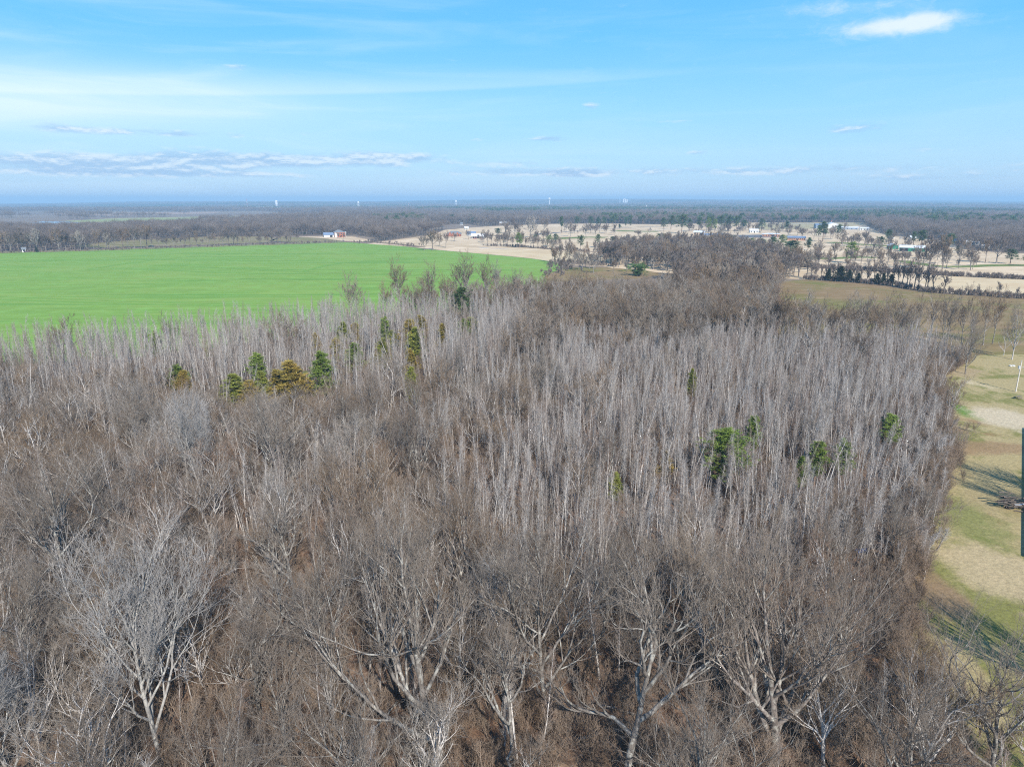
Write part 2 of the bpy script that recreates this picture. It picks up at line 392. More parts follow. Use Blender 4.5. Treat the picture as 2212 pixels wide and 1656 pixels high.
# ------------------------------------------------------------------ kinds of tree
HERO = {}
HERO['pale'] = spreading(11, H=19, trunk_r=.23, nl=12, bole=.14, limb_len=.56, m=(8, 6, 4, 2), limb_ang=38, wig=.09, lean=(-.10, 0), mats=('pale_bark', 'pale_twig'), tw=.009)
HERO['big'] = spreading(12, H=22, trunk_r=.36, lean=(-.30, .05), mats=('oak_bark', 'oak_twig'), wig=.11, m=(8, 6, 4, 2), limbs=[
    (.30, 172, 22, .60, .21), (.44, 150, 34, .58, .22), (.55, 190, 38, .56, .20), (.62, 40, 40, .38, .17), (.70, 100, 55, .40, .19),
    (.78, 160, 52, .44, .18), (.86, 20, 58, .36, .16), (.93, 270, 45, .34, .15)])
HERO['crooked'] = spreading(13, H=20, trunk_r=.30, lean=(-.03, 0), wig=.24, trop=.14, m=(7, 6, 5, 2), mats=('oak_bark', 'oak_twig'), limbs=[
    (.40, 150, 22, .42, .19), (.52, 20, 35, .46, .20), (.64, 120, 45, .45, .18), (.74, 340, 40, .40, .17), (.86, 200, 50, .36, .16), (.95, 70, 60, .32, .14)])
HERO['vase'] = spreading(14, H=20, trunk_r=.36, wig=.09, trop=.12, m=(9, 6, 4, 2), mats=('dark_bark', 'mid_twig'), limbs=[
    (.22, 160, 55, .62, .23), (.26, 20, 48, .60, .22), (.30, 95, 58, .62, .22), (.36, 350, 40, .52, .18), (.40, 200, 45, .52, .19),
    (.5, 60, 50, .48, .17), (.58, 290, 50, .45, .16), (.7, 135, 62, .42, .15)])
HERO['round'] = spreading(15, H=18, trunk_r=.22, nl=12, m=(8, 6, 4, 2), wig=.15, limb_ang=38, limb_len=.58, bole=.12)
HERO['old'] = spreading(16, H=20, trunk_r=.32, nl=11, m=(7, 6, 4, 2), wig=.20, limb_ang=46, limb_len=.58, bole=.16)
MID = [spreading(30 + i, H=15.5, trunk_r=.23, nl=10, m=(6, 5, 4, 2), limb_len=[.52, .44, .56, .48, .54][i], limb_ang=[34, 28, 40, 34, 44][i], wig=.12, bole=.12,
                 mats=(['pole_bark', 'pole_bark', 'oak_bark', 'pole_bark', 'pole_bark'][i], 'mid_twig'), tw=.0098, split=False) for i in range(5)]
POLE = [slender(60 + i, H=14 + .6 * (i % 3), nb=[30, 38, 26, 34, 40, 28][i], start=[.42, .36, .5, .4, .33, .46][i], blen=[1.5, 1.7, 1.3, 1.6, 1.9, 1.4][i], ang=30, m=(5, 2),
                fork=[0, 0, 1, 1, 0, 0][i], r=[.10, .11, .085, .095, .12, .09][i]) for i in range(6)]
BRUSH = [slender(90 + i, H=[3.2, 4.6, 2.4, 5.6][i], r=.03, nb=[10, 13, 9, 14][i], start=.15, blen=[1.3, 1.6, 1.2, 1.7][i], ang=40, m=(5, 2), tw=.0095, wig=.06,
                 mats=('brush_twig', 'brush_twig'), fork=3) for i in range(4)]
PARK = [spreading(110 + i, H=14, trunk_r=.30, nl=9, m=(6, 5, 4, 0), bole=[.24, .28, .22, .3][i], limb_len=.45, limb_ang=[46, 38, 54, 42][i], wig=.14,
                  mats=(['dark_bark', 'hedge_bark', 'oak_bark', 'dark_bark'][i], ['far_twig', 'mid_twig', 'mid_twig', 'far_twig'][i]), tw=.048, split=False) for i in range(4)]
HEDGE = [spreading(120 + i, H=14, trunk_r=.46, nl=9, m=(6, 5, 3, 0), bole=.26, limb_len=.38, limb_ang=[34, 42, 30][i], wig=.13,
                   mats=('hedge_bark', 'hedge_twig'), tw=.06, split=False) for i in range(3)]
MID2 = [spreading(170 + i, H=15.5, trunk_r=.22, nl=10, m=(6, 5, 4, 0), limb_len=[.40, .34, .44, .38][i], limb_ang=[36, 28, 44, 34][i], wig=.12, bole=.26, mats=(['oak_bark', 'pole_bark', 'oak_bark', 'oak_bark'][i], 'mid_twig'), tw=.021, split=False) for i in range(4)]
TALL = [spreading(160 + i, H=22, trunk_r=.30, nl=11, m=(6, 5, 4, 0), limb_len=.30, limb_ang=32, wig=.12, bole=.40, mats=('oak_bark', 'mid_twig'), tw=.024, split=False) for i in range(3)]
PINE = [pine(130, H=13, W=6.5, start=.26, nb=60, ncl=11, nn=22, size=.34), pine(131, H=13, W=4.2, start=.36, nb=46, ncl=10, nn=22, size=.34), pine(132, H=12, W=5.2, start=.15, nb=60, conic=.8, ncl=10, nn=22, size=.34)]
WPINE = pine(139, H=18, W=8.5, start=.36, nb=46, conic=.75, size=.5, nn=22, mats=('pine_bark', 'park_needle'), ncl=8)
PPINE = [pine(133, H=16, W=8, start=.34, nb=30, size=.95, nn=11, ncl=6, conic=.45, top=.4, mats=('pine_bark', 'park_needle')),
         pine(134, H=16, W=7, start=.42, nb=26, size=.95, nn=11, ncl=6, conic=.5, top=.35, mats=('pine_bark', 'park_needle')),
         pine(135, H=16, W=6, start=.22, nb=34, size=.9, nn=11, ncl=6, conic=.8, top=.15, mats=('pine_bark', 'park_needle')),
         pine(136, H=16, W=8, start=.3, nb=30, size=.95, nn=11, ncl=6, conic=.5, top=.4, mats=('pine_bark', 'pine_needle'))]
CEDAR = {k: pine(140 + i, H=8, W=3.6, start=.05, nb=70, size=.30, nn=20, ncl=10, conic=.8, top=.12, mats=('pine_bark', 'cedar_' + k)) for i, k in enumerate(('rust', 'olive', 'dark'))}
BUSH = pine(150, H=4, W=5, start=.05, nb=40, size=.5, nn=14, ncl=6, conic=.4, top=.5, mats=('pine_bark', 'bush_green'))

def far_clump(seed, n, span, h=(13, 18), sticks=70, r=.085, evergreen=0.0):
    """a patch of distant woods: n bare crowns of coarse twigs with their trunks"""
    rg = np.random.default_rng(seed); b = Bag()
    for i in range(n):
        x, y = rg.uniform(-span / 2, span / 2, 2) if n > 1 else (0, 0)
        H = rg.uniform(*h); w = H * rg.uniform(.26, .36)
        c = np.array([x, y, 0.])
        b.tube(np.array([[c, c + [0, 0, H * .6]]]), np.array([[.26, .1]]), 4, 0)
        d = unit(rg.normal(0, 1, (sticks, 3)) * [1, 1, .9]); d[:, 2] = np.abs(d[:, 2]) * 1.1 - .25; q = rg.random((sticks, 1)) ** .5
        P = c + [0, 0, H * .58] + d * q * np.array([w, w, H * .40])
        D = unit(d * [1, 1, .6] + [0, 0, .7] + rg.normal(0, .3, d.shape))
        ap, ar = shoot(rg, P, D, np.full(sticks, H * .16) * (.6 + .8 * rg.random(sticks)), np.full(sticks, r), np.full(sticks, r * .4), 3, .1, .1)
        b.tube(ap, ar, 3, 1)
    return b.build('woods', [M['hedge_bark'], M['far_twig']])
def far_green(seed, n, span):
    rg = np.random.default_rng(seed); b = Bag()
    for i in range(n):
        x, y = rg.uniform(-span / 2, span / 2, 2) if n > 1 else (0, 0)
        H = rg.uniform(14, 20); w = H * .22
        b.tube(np.array([[[x, y, 0], [x, y, H * .6]]]), np.array([[.28, .15]]), 4, 0)
        d = unit(rg.normal(0, 1, (60, 3))); C = np.array([x, y, H * .68]) + d * np.array([w, w, H * .3]) * rg.random((60, 1)) ** .4
        v, f = sprays(rg, C, np.full(60, 2.2), 5, d * .6, w=.6, up=.3)
        b.add(v, np.concatenate([f, f[:, 2:]], 1) if False else f, 1)
    me = bpy.data.meshes.new('x')
    vv = np.concatenate(b.v); return mesh_from('evergreens', vv, b.f, [M['pine_bark'], M['park_needle']], np.concatenate(b.m))

# ------------------------------------------------------------------ scattering
def stuff_instances(name, P, rot, scl, idx, sources, label, cat):
    """one object: a cloud of points that carries instances of the given meshes"""
    me = bpy.data.meshes.new(name); n = len(P)
    me.vertices.add(n); me.vertices.foreach_set('co', np.asarray(P, np.float32).ravel())
    for nm, dt, arr, key in (('rot', 'FLOAT_VECTOR', rot, 'vector'), ('scl', 'FLOAT_VECTOR', scl, 'vector'), ('idx', 'INT', idx, 'value')):
        a = me.attributes.new(nm, dt, 'POINT'); a.data.foreach_set(key, np.asarray(arr, np.int32 if dt == 'INT' else np.float32).ravel())
    o = bpy.data.objects.new(name, me); COL.objects.link(o)
    coll = bpy.data.collections.new(name + '_sources')
    for i, s in enumerate(sources):
        coll.objects.link(bpy.data.objects.new('%s_source_%02d' % (name, i), s))
    ng = bpy.data.node_groups.new(name, 'GeometryNodeTree')
    ng.interface.new_socket('Geometry', in_out='INPUT', socket_type='NodeSocketGeometry')
    ng.interface.new_socket('Geometry', in_out='OUTPUT', socket_type='NodeSocketGeometry')
    N, L = ng.nodes, ng.links
    gi = N.new('NodeGroupInput'); go = N.new('NodeGroupOutput')
    ci = N.new('GeometryNodeCollectionInfo'); ci.inputs[0].default_value = coll; ci.inputs[1].default_value = True; ci.inputs[2].default_value = True
    ip = N.new('GeometryNodeInstanceOnPoints'); ip.inputs['Pick Instance'].default_value = True
    def attr(nm, dt):
        a = N.new('GeometryNodeInputNamedAttribute'); a.data_type = dt; a.inputs[0].default_value = nm; return a.outputs[0]
    L.new(gi.outputs[0], ip.inputs['Points']); L.new(ci.outputs[0], ip.inputs['Instance'])
    L.new(attr('idx', 'INT'), ip.inputs['Instance Index'])
    er = N.new('FunctionNodeEulerToRotation'); L.new(attr('rot', 'FLOAT_VECTOR'), er.inputs[0]); L.new(er.outputs[0], ip.inputs['Rotation'])
    L.new(attr('scl', 'FLOAT_VECTOR'), ip.inputs['Scale']); L.new(ip.outputs[0], go.inputs[0])
    md = o.modifiers.new('scatter', 'NODES'); md.node_group = ng
    return tag(o, label, cat, None, 'stuff')
def inside(poly, x, y):
    r = np.zeros(np.shape(x), bool); n = len(poly)
    for i in range(n):
        x1, y1 = poly[i]; x2, y2 = poly[(i + 1) % n]
        if y1 == y2: continue
        c = ((y1 > y) != (y2 > y)) & (x < (x2 - x1) * (y - y1) / (y2 - y1) + x1); r ^= c
    return r
def grid_pts(rg, x0, x1, y0, y1, s, jit=.85):
    X, Y = np.meshgrid(np.arange(x0, x1, s), np.arange(y0, y1, s)); 
    X = X + rg.uniform(-.5, .5, X.shape) * s * jit; Y = Y + rg.uniform(-.5, .5, Y.shape) * s * jit
    return X.ravel(), Y.ravel()
def in_view(x, y, pad=60, h=16):
    a, b = proj(x, y, 0.0); c, e = proj(x, y, h)
    return (np.minimum(a, c) < 2212 + pad) & (np.maximum(a, c) > -pad) & (e < 1656 + pad)
def vnoise(x, y, s, seed=0):
    """smooth value noise 0..1"""
    x = np.asarray(x) / s; y = np.asarray(y) / s
    xi = np.floor(x).astype(np.int64); yi = np.floor(y).astype(np.int64); fx = x - xi; fy = y - yi
    fx = fx * fx * (3 - 2 * fx); fy = fy * fy * (3 - 2 * fy)
    h = lambda a, b: (np.sin(a * 127.1 + b * 311.7 + seed * 74.7) * 43758.5453) % 1.0
    return (h(xi, yi) * (1 - fx) + h(xi + 1, yi) * fx) * (1 - fy) + (h(xi, yi + 1) * (1 - fx) + h(xi + 1, yi + 1) * fx) * fy

# ------------------------------------------------------------------ ground and terrain
def ground_mat(name, base, alt, third=None, s1=.02, s2=.3, s3=4., lo=.4, hi=.6, bump=.0, streak=None, gain=.38):
    m, t, b = mat(name)
    p = t.new('ShaderNodeTexCoord').outputs['Object']
    n1_ = t.noise(p, s1, 6, .6, .4); n2_ = t.noise(p, s2, 6, .65); n3_ = t.noise(p, s3, 5, .7)
    c = t.mix(t.step(n1_, lo, hi), base, alt)
    if third: c = t.mix(t.step(n2_, .48, .66), c, third)
    g = t.m('ADD', 1.0 - gain, t.m('ADD', t.m('MULTIPLY', n2_, gain), t.m('MULTIPLY', n3_, gain)))
    if streak:
        q = t.noise(t.mapv(p, streak[0], (0, 0, R(streak[1]))), 1.0, 4, .6)
        g = t.m('ADD', g, t.m('MULTIPLY', t.m('SUBTRACT', q, .5), streak[2]))
    s = t.new('ShaderNodeVectorMath', operation='SCALE'); t.l.new(c, s.inputs[0]); t.l.new(g, s.inputs['Scale'])
    t.l.new(s.outputs[0], b.inputs['Base Color']); b.inputs['Roughness'].default_value = .95; b.inputs['Specular IOR Level'].default_value = .05
    if bump:
        bn = t.new('ShaderNodeBump'); bn.inputs['Strength'].default_value = .8; bn.inputs['Distance'].default_value = bump
        t.l.new(n3_, bn.inputs['Height']); t.l.new(bn.outputs[0], b.inputs['Normal'])
    return m
def terrain_h(x, y):
    d = np.hypot(x, y); a = np.degrees(np.arctan2(x, y))
    crest = np.interp(a, [-60, -37, -20, 0, 12, 25, 37, 60], [-26, -20, 14, 36, 34, 22, 8, 2])
    f = np.clip((d - 3200) / 8800, 0, 1); f = f * f * (3 - 2 * f)
    roll = (vnoise(x, y, 2600, 3) - .5) * 42 * np.clip((d - 3000) / 4000, 0, 1) + (vnoise(x, y, 900, 5) - .5) * 9 * np.clip((d - 2600) / 3000, 0, 1)
    return crest * f + roll
rr_ = np.concatenate([[0, 40, 100, 200, 350, 550, 800, 1100, 1500, 2000, 2500], np.linspace(2800, 13500, 60)])
aa = np.radians(np.linspace(-180, 180, 181)[:-1])
AX, RR = np.meshgrid(aa, rr_[1:]); gx = (RR * np.sin(AX)).ravel(); gy = (RR * np.cos(AX)).ravel()
gv = np.concatenate([[[0, 0, 0]], np.stack([gx, gy, terrain_h(gx, gy)], 1)])
na = len(aa); nr = len(rr_) - 1
i_ = np.arange(nr - 1)[:, None] * na + 1; j_ = np.arange(na)[None]; j2_ = (j_ + 1) % na
gf = np.stack(np.broadcast_arrays(i_ + j2_, i_ + j_, i_ + na + j_, i_ + na + j2_), -1).reshape(-1, 4)
fan = np.stack([np.zeros(na, int), 1 + np.arange(na), 1 + (np.arange(na) + 1) % na], 1)[:, ::-1]
M['floor'] = ground_mat('leaf litter', (.20, .125, .082), (.145, .09, .06), (.27, .19, .13), s1=.05, s2=.6, s3=4.5, bump=.15, gain=.85)
M['far_floor'] = ground_mat('far ground', (.19, .15, .12), (.24, .19, .14), None, s1=.002, s2=.02, s3=.2)
g_me = mesh_from('ground', gv, [fan, gf], [M['far_floor']])
tag(obj('ground', g_me), 'wide brown winter ground running out to the wooded horizon', 'ground', kind='structure')

LAY = [0]
def sheet(name, poly, m, label, cat='ground', layer=1, rough=0.0, seg=None):
    """a flat sheet of land with an uneven outline"""
    pts = []
    n = len(poly); rg = np.random.default_rng(len(name) * 7 + n)
    for i in range(n):
        a = np.array(poly[i], float); b = np.array(poly[(i + 1) % n], float); L = np.linalg.norm(b - a)
        k = max(1, int(L / seg)) if seg else 1
        nn_ = np.array([-(b - a)[1], (b - a)[0]]) / max(L, 1e-6)
        for q in range(k):
            pts.append(a + (b - a) * q / k + nn_ * rough * (rg.normal() if q else 0))
    me = bpy.data.meshes.new(name)
    import bmesh
    bm = bmesh.new(); vs = [bm.verts.new((p[0], p[1], .02 + .012 * layer)) for p in pts]
    f = bm.faces.new(vs); bm.normal_update()
    if f.normal.z < 0: f.normal_flip()
    bmesh.ops.triangulate(bm, faces=[f]); bm.to_mesh(me); bm.free(); me.materials.append(m)
    return tag(obj(name, me), label, cat, kind='structure')
def PG(*pp): return [G(*p) for p in pp]

WOODS = [(-230, 12), (-215, 175), (-172, 188), (-120, 210), (-88, 234), (-60, 255), (-30, 285), (-5, 314), (30, 322), (66, 318), (84, 345), (98, 410), (112, 470), (166, 432),
         (136, 351), (112, 289), (92, 244), (141, 226), (146, 212), (128, 196), (112, 172), (101, 150), (84, 122), (62, 90), (48, 72), (45, 58), (52, 40), (52, 12)]
sheet('forest_floor', [(-260, -40), (-235, 182), (-172, 194), (-120, 215), (-88, 240), (-60, 260), (-30, 290), (-5, 318), (30, 328), (64, 325), (80, 350), (94, 412), (110, 476), (170, 440),
      (139, 351), (116, 289), (97, 248), (144, 231), (150, 212), (130, 194), (113, 170), (102, 148), (85, 120), (62, 88), (51, 72), (48, 57), (62, 40), (72, -40)], M['floor'],
      'brown leaf litter under the bare wood', layer=3, rough=1.0, seg=6)
# the winter wheat
M['wheat'] = ground_mat('winter wheat', (.16, .295, .055), (.205, .315, .07), (.18, .325, .07), s1=.018, s2=.10, s3=2.5, lo=.35, hi=.7, streak=((.012, .5, 1), -24, .6))
_m = M['wheat']; t = NT(_m.node_tree); b = t.n['Principled BSDF']; p = t.new('ShaderNodeTexCoord').outputs['Object']
src_ = b.inputs['Base Color'].links[0].from_socket
w1 = t.noise(t.mapv(p, (.0035, .075, 1), (0, 0, R(-4))), 1.0, 4, .55, .5); w2 = t.noise(t.mapv(p, (.006, .11, 1), (0, 0, R(9))), 1.0, 4, .55, .6); w3 = t.noise(t.mapv(p, (.02, .9, 1), (0, 0, R(-28))), 1.0, 3, .6)
c = t.mix(t.m('MULTIPLY', t.step(w1, .54, .64), .7), src_, (.11, .255, .045)); c = t.mix(t.m('MULTIPLY', t.step(w2, .55, .66), .45), c, (.115, .26, .045)); c = t.mix(t.m('MULTIPLY', t.step(w3, .50, .70), .65), c, (.29, .36, .095))
t.l.new(c, b.inputs['Base Color'])
FIELD = PG((-900, 590), (-300, 556), (0, 545), (220, 539.5), (420, 533), (640, 525.5), (735, 522.5), (800, 527), (880, 533), (930, 539), (1000, 545), (1080, 552), (1150, 559), (1195, 566), (1208, 570), (1216, 575), (1208, 582),
           (1180, 594)) + [(22, 420), (18, 360), (20, 338), (14, 334), (-8, 326), (-35, 300), (-66, 268), (-92, 246), (-125, 219), (-178, 198), (-240, 184), (-420, 175)]
sheet('wheat_field', FIELD, M['wheat'], 'bright green field of winter wheat beyond the wood', layer=2, rough=.7, seg=14)
M['track'] = ground_mat('wheel tracks', (.145, .285, .05), (.155, .295, .057), None, s1=.03, s2=.2, s3=2.)
def ribbon(name, pp, w, m, label, layer, cat='track'):
    p = np.array(PG(*pp)); 
    # smooth the line
    for _ in range(3):
        q = np.empty((2 * len(p) - 2, 2)); q[0::2] = .75 * p[:-1] + .25 * p[1:]; q[1::2] = .25 * p[:-1] + .75 * p[1:]; p = np.vstack([p[:1], q, p[-1:]])
    t = unit(np.gradient(p, axis=0)); nrm = np.stack([-t[:, 1], t[:, 0]], 1)
    rg = np.random.default_rng(len(pp)); ww = w * (.8 + .4 * vnoise(np.arange(len(p)), np.zeros(len(p)), 4, 2))[:, None]
    v = np.concatenate([p + nrm * ww / 2, p - nrm * ww / 2]); z = np.full((len(v), 1), .02 + .012 * layer)
    n = len(p); i = np.arange(n - 1)
    f = np.stack([i + n, i + n + 1, i + 1, i], 1)
    return tag(obj(name, mesh_from(name, np.hstack([v, z]), [f], [m])), label, cat, kind='structure')
for k, (pp, w) in enumerate([
    ([(0, 647), (140, 652), (300, 657), (480, 661), (640, 660)], 1.5), ([(0, 641), (160, 647), (320, 653), (500, 657.5), (600, 657)], .9),
    ([(0, 568), (130, 562), (270, 555), (420, 546), (560, 540)], 2.2), ([(190, 582), (280, 568), (380, 557), (520, 547)], 2.0),
    ([(170, 584), (300, 580), (420, 587), (560, 592), (690, 590), (900, 596)], 1.7), ([(290, 573), (420, 575), (560, 584), (700, 583), (1010, 588)], 1.4),
    ([(380, 573), (520, 581), (660, 583)], 1.3), ([(535, 549), (700, 548), (860, 547), (960, 549)], 2.0),
    ([(650, 588), (720, 569), (820, 563), (930, 560)], 2.2), ([(560, 585), (760, 590), (960, 594)], 1.3), ([(520, 602), (760, 606), (980, 608)], 1.2)]):
    ribbon('wheel_track', pp, w * 2.2, M['track'], None, 3 + k * .4)['label'] = 'dark green wheel track pressed into the wheat field'
# pasture right of the wood, dry golf grass, lawns
M['pasture'] = ground_mat('winter pasture', (.235, .165, .085), (.165, .165, .05), (.27, .195, .11), s1=.022, s2=.09, s3=2., lo=.42, hi=.66, streak=((.015, .22, 1), 12, .5))
sheet('pasture', [(165, 436), (190, 447)] + PG((1800, 607), (1900, 617), (2010, 632), (2110, 638), (2230, 647), (2600, 668), (2900, 760)) + [(330, 232), (175, 226), (150, 214), (142, 222), (92, 240), (108, 289), (132, 352)],
      M['pasture'], 'brown and olive winter pasture between the wood and the hedgerow', layer=2, rough=.8, seg=10)
M['tan'] = ground_mat('dormant grass', (.58, .455, .305), (.49, .375, .24), (.62, .50, .35), s1=.012, s2=.04, s3=.8, streak=((.004, .06, 1), 8, .45))
GOLF = PG((790, 527), (840, 520), (930, 508), (960, 497), (1000, 493), (1060, 489), (1190, 484), (1300, 483), (1420, 485), (1640, 481), (1860, 481), (1905, 505), (1960, 512), (2030, 519), (2085, 538), (2160, 546), (2260, 548), (2700, 570), (2700, 672),
          (2230, 646), (2110, 637.5), (2010, 631.5), (1900, 616.5), (1800, 606.5), (1740, 603), (1600, 600), (1440, 590), (1330, 582), (1290, 571.5), (1195, 565.5), (1150, 558.5), (1080, 551.5), (1000, 544.5), (930, 538.5), (880, 532.5))
sheet('dormant_grassland', GOLF, M['tan'], 'pale tan dormant grassland of fairways and hay fields beyond the wood', layer=1, rough=.8, seg=16)
M['fairway'] = ground_mat('green fairway', (.16, .19, .06), (.12, .17, .045), None, s1=.02, s2=.08, s3=1.)
M['brush_ground'] = ground_mat('rough ground', (.17, .125, .085), (.23, .165, .105), None, s1=.03, s2=.12, s3=1.)
for nm, pp, w, mm, lb in [
    ('fairway', [(1180, 517), (1260, 512), (1310, 513)], 12, 'fairway', 'green strip of grass among trees on the tan golf course'),
    ('fairway', [(1330, 498), (1380, 500), (1420, 500)], 14, 'fairway', 'far green tee strip on the tan fairway'),
    ('fairway', [(1735, 557), (1800, 559), (1850, 555), (1893, 557)], 6.5, 'fairway', 'dark green strip beside the lone bright pine'),
    ('fairway', [(1945, 563), (2010, 574), (2070, 577), (2140, 573), (2230, 573)], 6, 'fairway', 'green ditch grass below the big roadside trees'),
    ('fairway', [(1790, 523), (1850, 527), (1890, 530), (1920, 532)], 9, 'fairway', 'green swale curving through the fairway'),
    ('dirt_track', [(1240, 572), (1300, 575), (1360, 578), (1420, 581), (1480, 583)], 4, 'tan', 'pale farm track along the edge of the wheat'),
    ('hedge_bank', [(1710, 575), (1830, 582), (1940, 588), (2060, 596), (2240, 604)], 7, 'brush_ground', 'dark brushy bank crossing the hay field'),
    ('hedge_bank', [(1740, 604), (1830, 609), (1930, 619.5), (2015, 633), (2110, 638), (2240, 647)], 6, 'brush_ground', 'rough brown bank under the hedgerow'),
    ('hedge_bank', [(1050, 531), (1120, 533.5), (1200, 539), (1300, 545), (1390, 552)], 7, 'brush_ground', 'rough dark bank along the fence line trees'),
    ('hedge_bank', [(0, 546.5), (220, 541), (420, 534.5), (640, 527), (740, 523.5)], 9, 'brush_ground', 'brown weedy strip on the far edge of the wheat'),
    ('hedge_bank', [(745, 522), (790, 522.5), (850, 526), (910, 534)], 12, 'brush_ground', 'brown weedy strip at the far corner of the wheat')]:
    ribbon(nm, pp, w * (2.4 if nm == 'fairway' else 1), M[mm], lb, 3.4)
sheet('grass_strip', PG((1150, 580), (1300, 577), (1400, 585), (1440, 592), (1380, 602), (1140, 612)), M['pasture'], 'olive brown rough grass between the wheat tip and the far side wood', layer=1.5, rough=.8, seg=10)
M['hay'] = ground_mat('mown hay field', (.58, .47, .30), (.52, .40, .245), None, s1=.02, s2=.06, s3=1., streak=((.006, .09, 1), 8, .4))
sheet('hay_field', PG((1010, 545), (1070, 539), (1180, 540.5), (1300, 551), (1370, 560), (1290, 569), (1195, 563.5), (1080, 550.5)), M['hay'], 'mown pale hay field beside the wheat', layer=2, rough=.6, seg=12)
sheet('hay_field', PG((2035, 592), (2110, 597), (2240, 606), (2500, 622), (2500, 655), (2230, 643), (2110, 634), (2020, 628), (1985, 610)), M['hay'], 'pale hay field between the two hedges at right', layer=2, rough=.6, seg=12)
M['olive'] = ground_mat('olive pasture', (.22, .19, .10), (.19, .175, .075), (.26, .21, .13), s1=.01, s2=.05, s3=.6)
sheet('olive_pasture', PG((580, 520), (610, 511), (680, 514), (742, 519), (730, 521.6), (640, 524.5)), M['olive'], 'olive brown pasture in front of the columned house', layer=1, rough=.6, seg=14)
sheet('olive_pasture', PG((150, 531), (260, 520), (420, 512), (560, 511), (600, 515), (580, 524), (420, 530), (220, 536)), M['olive'], 'brown pasture glimpsed through the far tree row', layer=1, rough=.6, seg=14)
sheet('house_yard', PG((640, 511.5), (700, 510.5), (760, 511), (800, 518), (795, 523), (745, 520.5), (690, 514)), M['tan'], 'tan lawn around the columned brick house', layer=2, rough=.6, seg=14)
M['airfield'] = ground_mat('airfield grass', (.40, .34, .20), (.34, .29, .16), None, s1=.004, s2=.03, s3=.3)
sheet('airfield', PG((1630, 496), (1640, 481.5), (1860, 481), (1880, 484), (1790, 494)), M['airfield'], 'dull yellow grass strip of the airfield', layer=2)
M['far_field'] = ground_mat('far green field', (.26, .30, .12), (.30, .31, .15), None, s1=.004, s2=.02, s3=.2)
M['far_tan'] = ground_mat('far tan field', (.36, .26, .19), (.31, .23, .18), None, s1=.004, s2=.02, s3=.2)
CLEAR = [FIELD, GOLF]
for nm, pp, mm, lb in [
    ('far_meadow', [(130, 478), (250, 471.5), (520, 466.5), (480, 472), (330, 478), (200, 481)], 'far_field', 'far pale green meadow behind the lake'),
    ('far_meadow', [(0, 490), (70, 487), (130, 489), (60, 494), (0, 496)], 'far_field', 'far olive meadow in front of the lake'),
    ('far_field', [(90, 463), (200, 459.5), (480, 457.5), (460, 461), (240, 466)], 'far_tan', 'far strip of pinkish tan fields at left'),
    ('far_field', [(500, 477), (580, 474), (580, 477), (510, 480)], 'far_tan', 'far tan clearing left of the woods'),
    ('far_field', [(520, 449.8), (700, 450), (700, 453), (560, 454)], 'far_tan', 'far tan lot around the white warehouse')]:
    P_ = PG(*pp); CLEAR.append(P_); sheet(nm, P_, M[mm], lb, layer=1)
mw, t, b = mat('pond water'); b.inputs['Base Color'].default_value = (.06, .12, .20, 1); b.inputs['Roughness'].default_value = .08; b.inputs['Specular IOR Level'].default_value = .6
M['water'] = mw
for nm, pp, lb in [('lake', [(62, 482.5), (90, 478), (150, 478.3), (175, 481.5), (190, 482.5), (120, 483)], 'blue far lake beyond the trees at left'),
                   ('pond', [(934, 490.5), (945, 488), (960, 489), (955, 491)], 'small blue pond behind the red brick house')]:
    P_ = PG(*pp); CLEAR.append(P_); sheet(nm, P_, M['water'], lb, 'water', layer=2)
CLEAR += [PG((575, 522), (610, 509.5), (700, 509.5), (765, 509.5), (805, 517), (800, 528)), PG((180, 533), (260, 522), (420, 514), (560, 512), (600, 515), (580, 525), (420, 532), (220, 538)),
          PG((925, 497), (930, 486), (1010, 485), (1060, 491))]
# the lawn along the right edge
m_, t, b = mat('yard grass')
p = t.new('ShaderNodeTexCoord').outputs['Object']
a1 = t.noise(p, .045, 6, .6, .6); a2 = t.noise(t.mapv(p, (.35, .12, 1)), 1.0, 6, .7); a3 = t.noise(p, 1.6, 6, .75)
c = t.mix(t.step(t.m('ADD', a1, t.m('MULTIPLY', t.m('SUBTRACT', a2, .5), .35)), .41, .53), (.19, .185, .055), (.35, .285, .14))
c = t.mix(t.step(t.noise(t.mapv(p, (1, 1, 1), loc=(30, 9, 0)), .035, 6, .65), .60, .70), c, (.50, .42, .27))
c = t.mix(t.m('MULTIPLY', t.step(t.noise(t.mapv(p, loc=(7, 60, 0)), .06, 4, .6), .6, .72), .7), c, (.24, .13, .065))
def worn(c, px, py, rx, ry, ang, colour, k=1.0, seed=0.):
    # a worn or leafy patch with a ragged fading edge, at its own place on the lawn
    x0, y0 = G(px, py); v = t.mapv(p, (1, 1, 1), loc=(-x0, -y0, 0)); v = t.mapv(v, (1 / rx, 1 / ry, 1), (0, 0, R(ang)))
    X_, Y_, _z = t.xyz(v); d2 = t.m('ADD', t.m('MULTIPLY', X_, X_), t.m('MULTIPLY', Y_, Y_))
    nz = t.noise(t.mapv(p, loc=(seed, seed * 2, 0)), .22, 6, .7)
    return t.mix(t.m('MULTIPLY', t.step(t.m('ADD', d2, t.m('MULTIPLY', t.m('SUBTRACT', nz, .5), 2.6)), 1.25, .25), k), c, colour)
c = worn(c, 2074, 885, 3.2, 10, 0, (.11, .20, .03), .95, 7.)
c = worn(c, 2175, 905, 8, 11, 0, (.50, .42, .29), .9, 3.); c = worn(c, 2150, 1235, 7, 10, 25, (.43, .34, .20), .85, 11.); c = worn(c, 2110, 968, 13, 4.5, 8, (.27, .175, .095), .8, 5.)
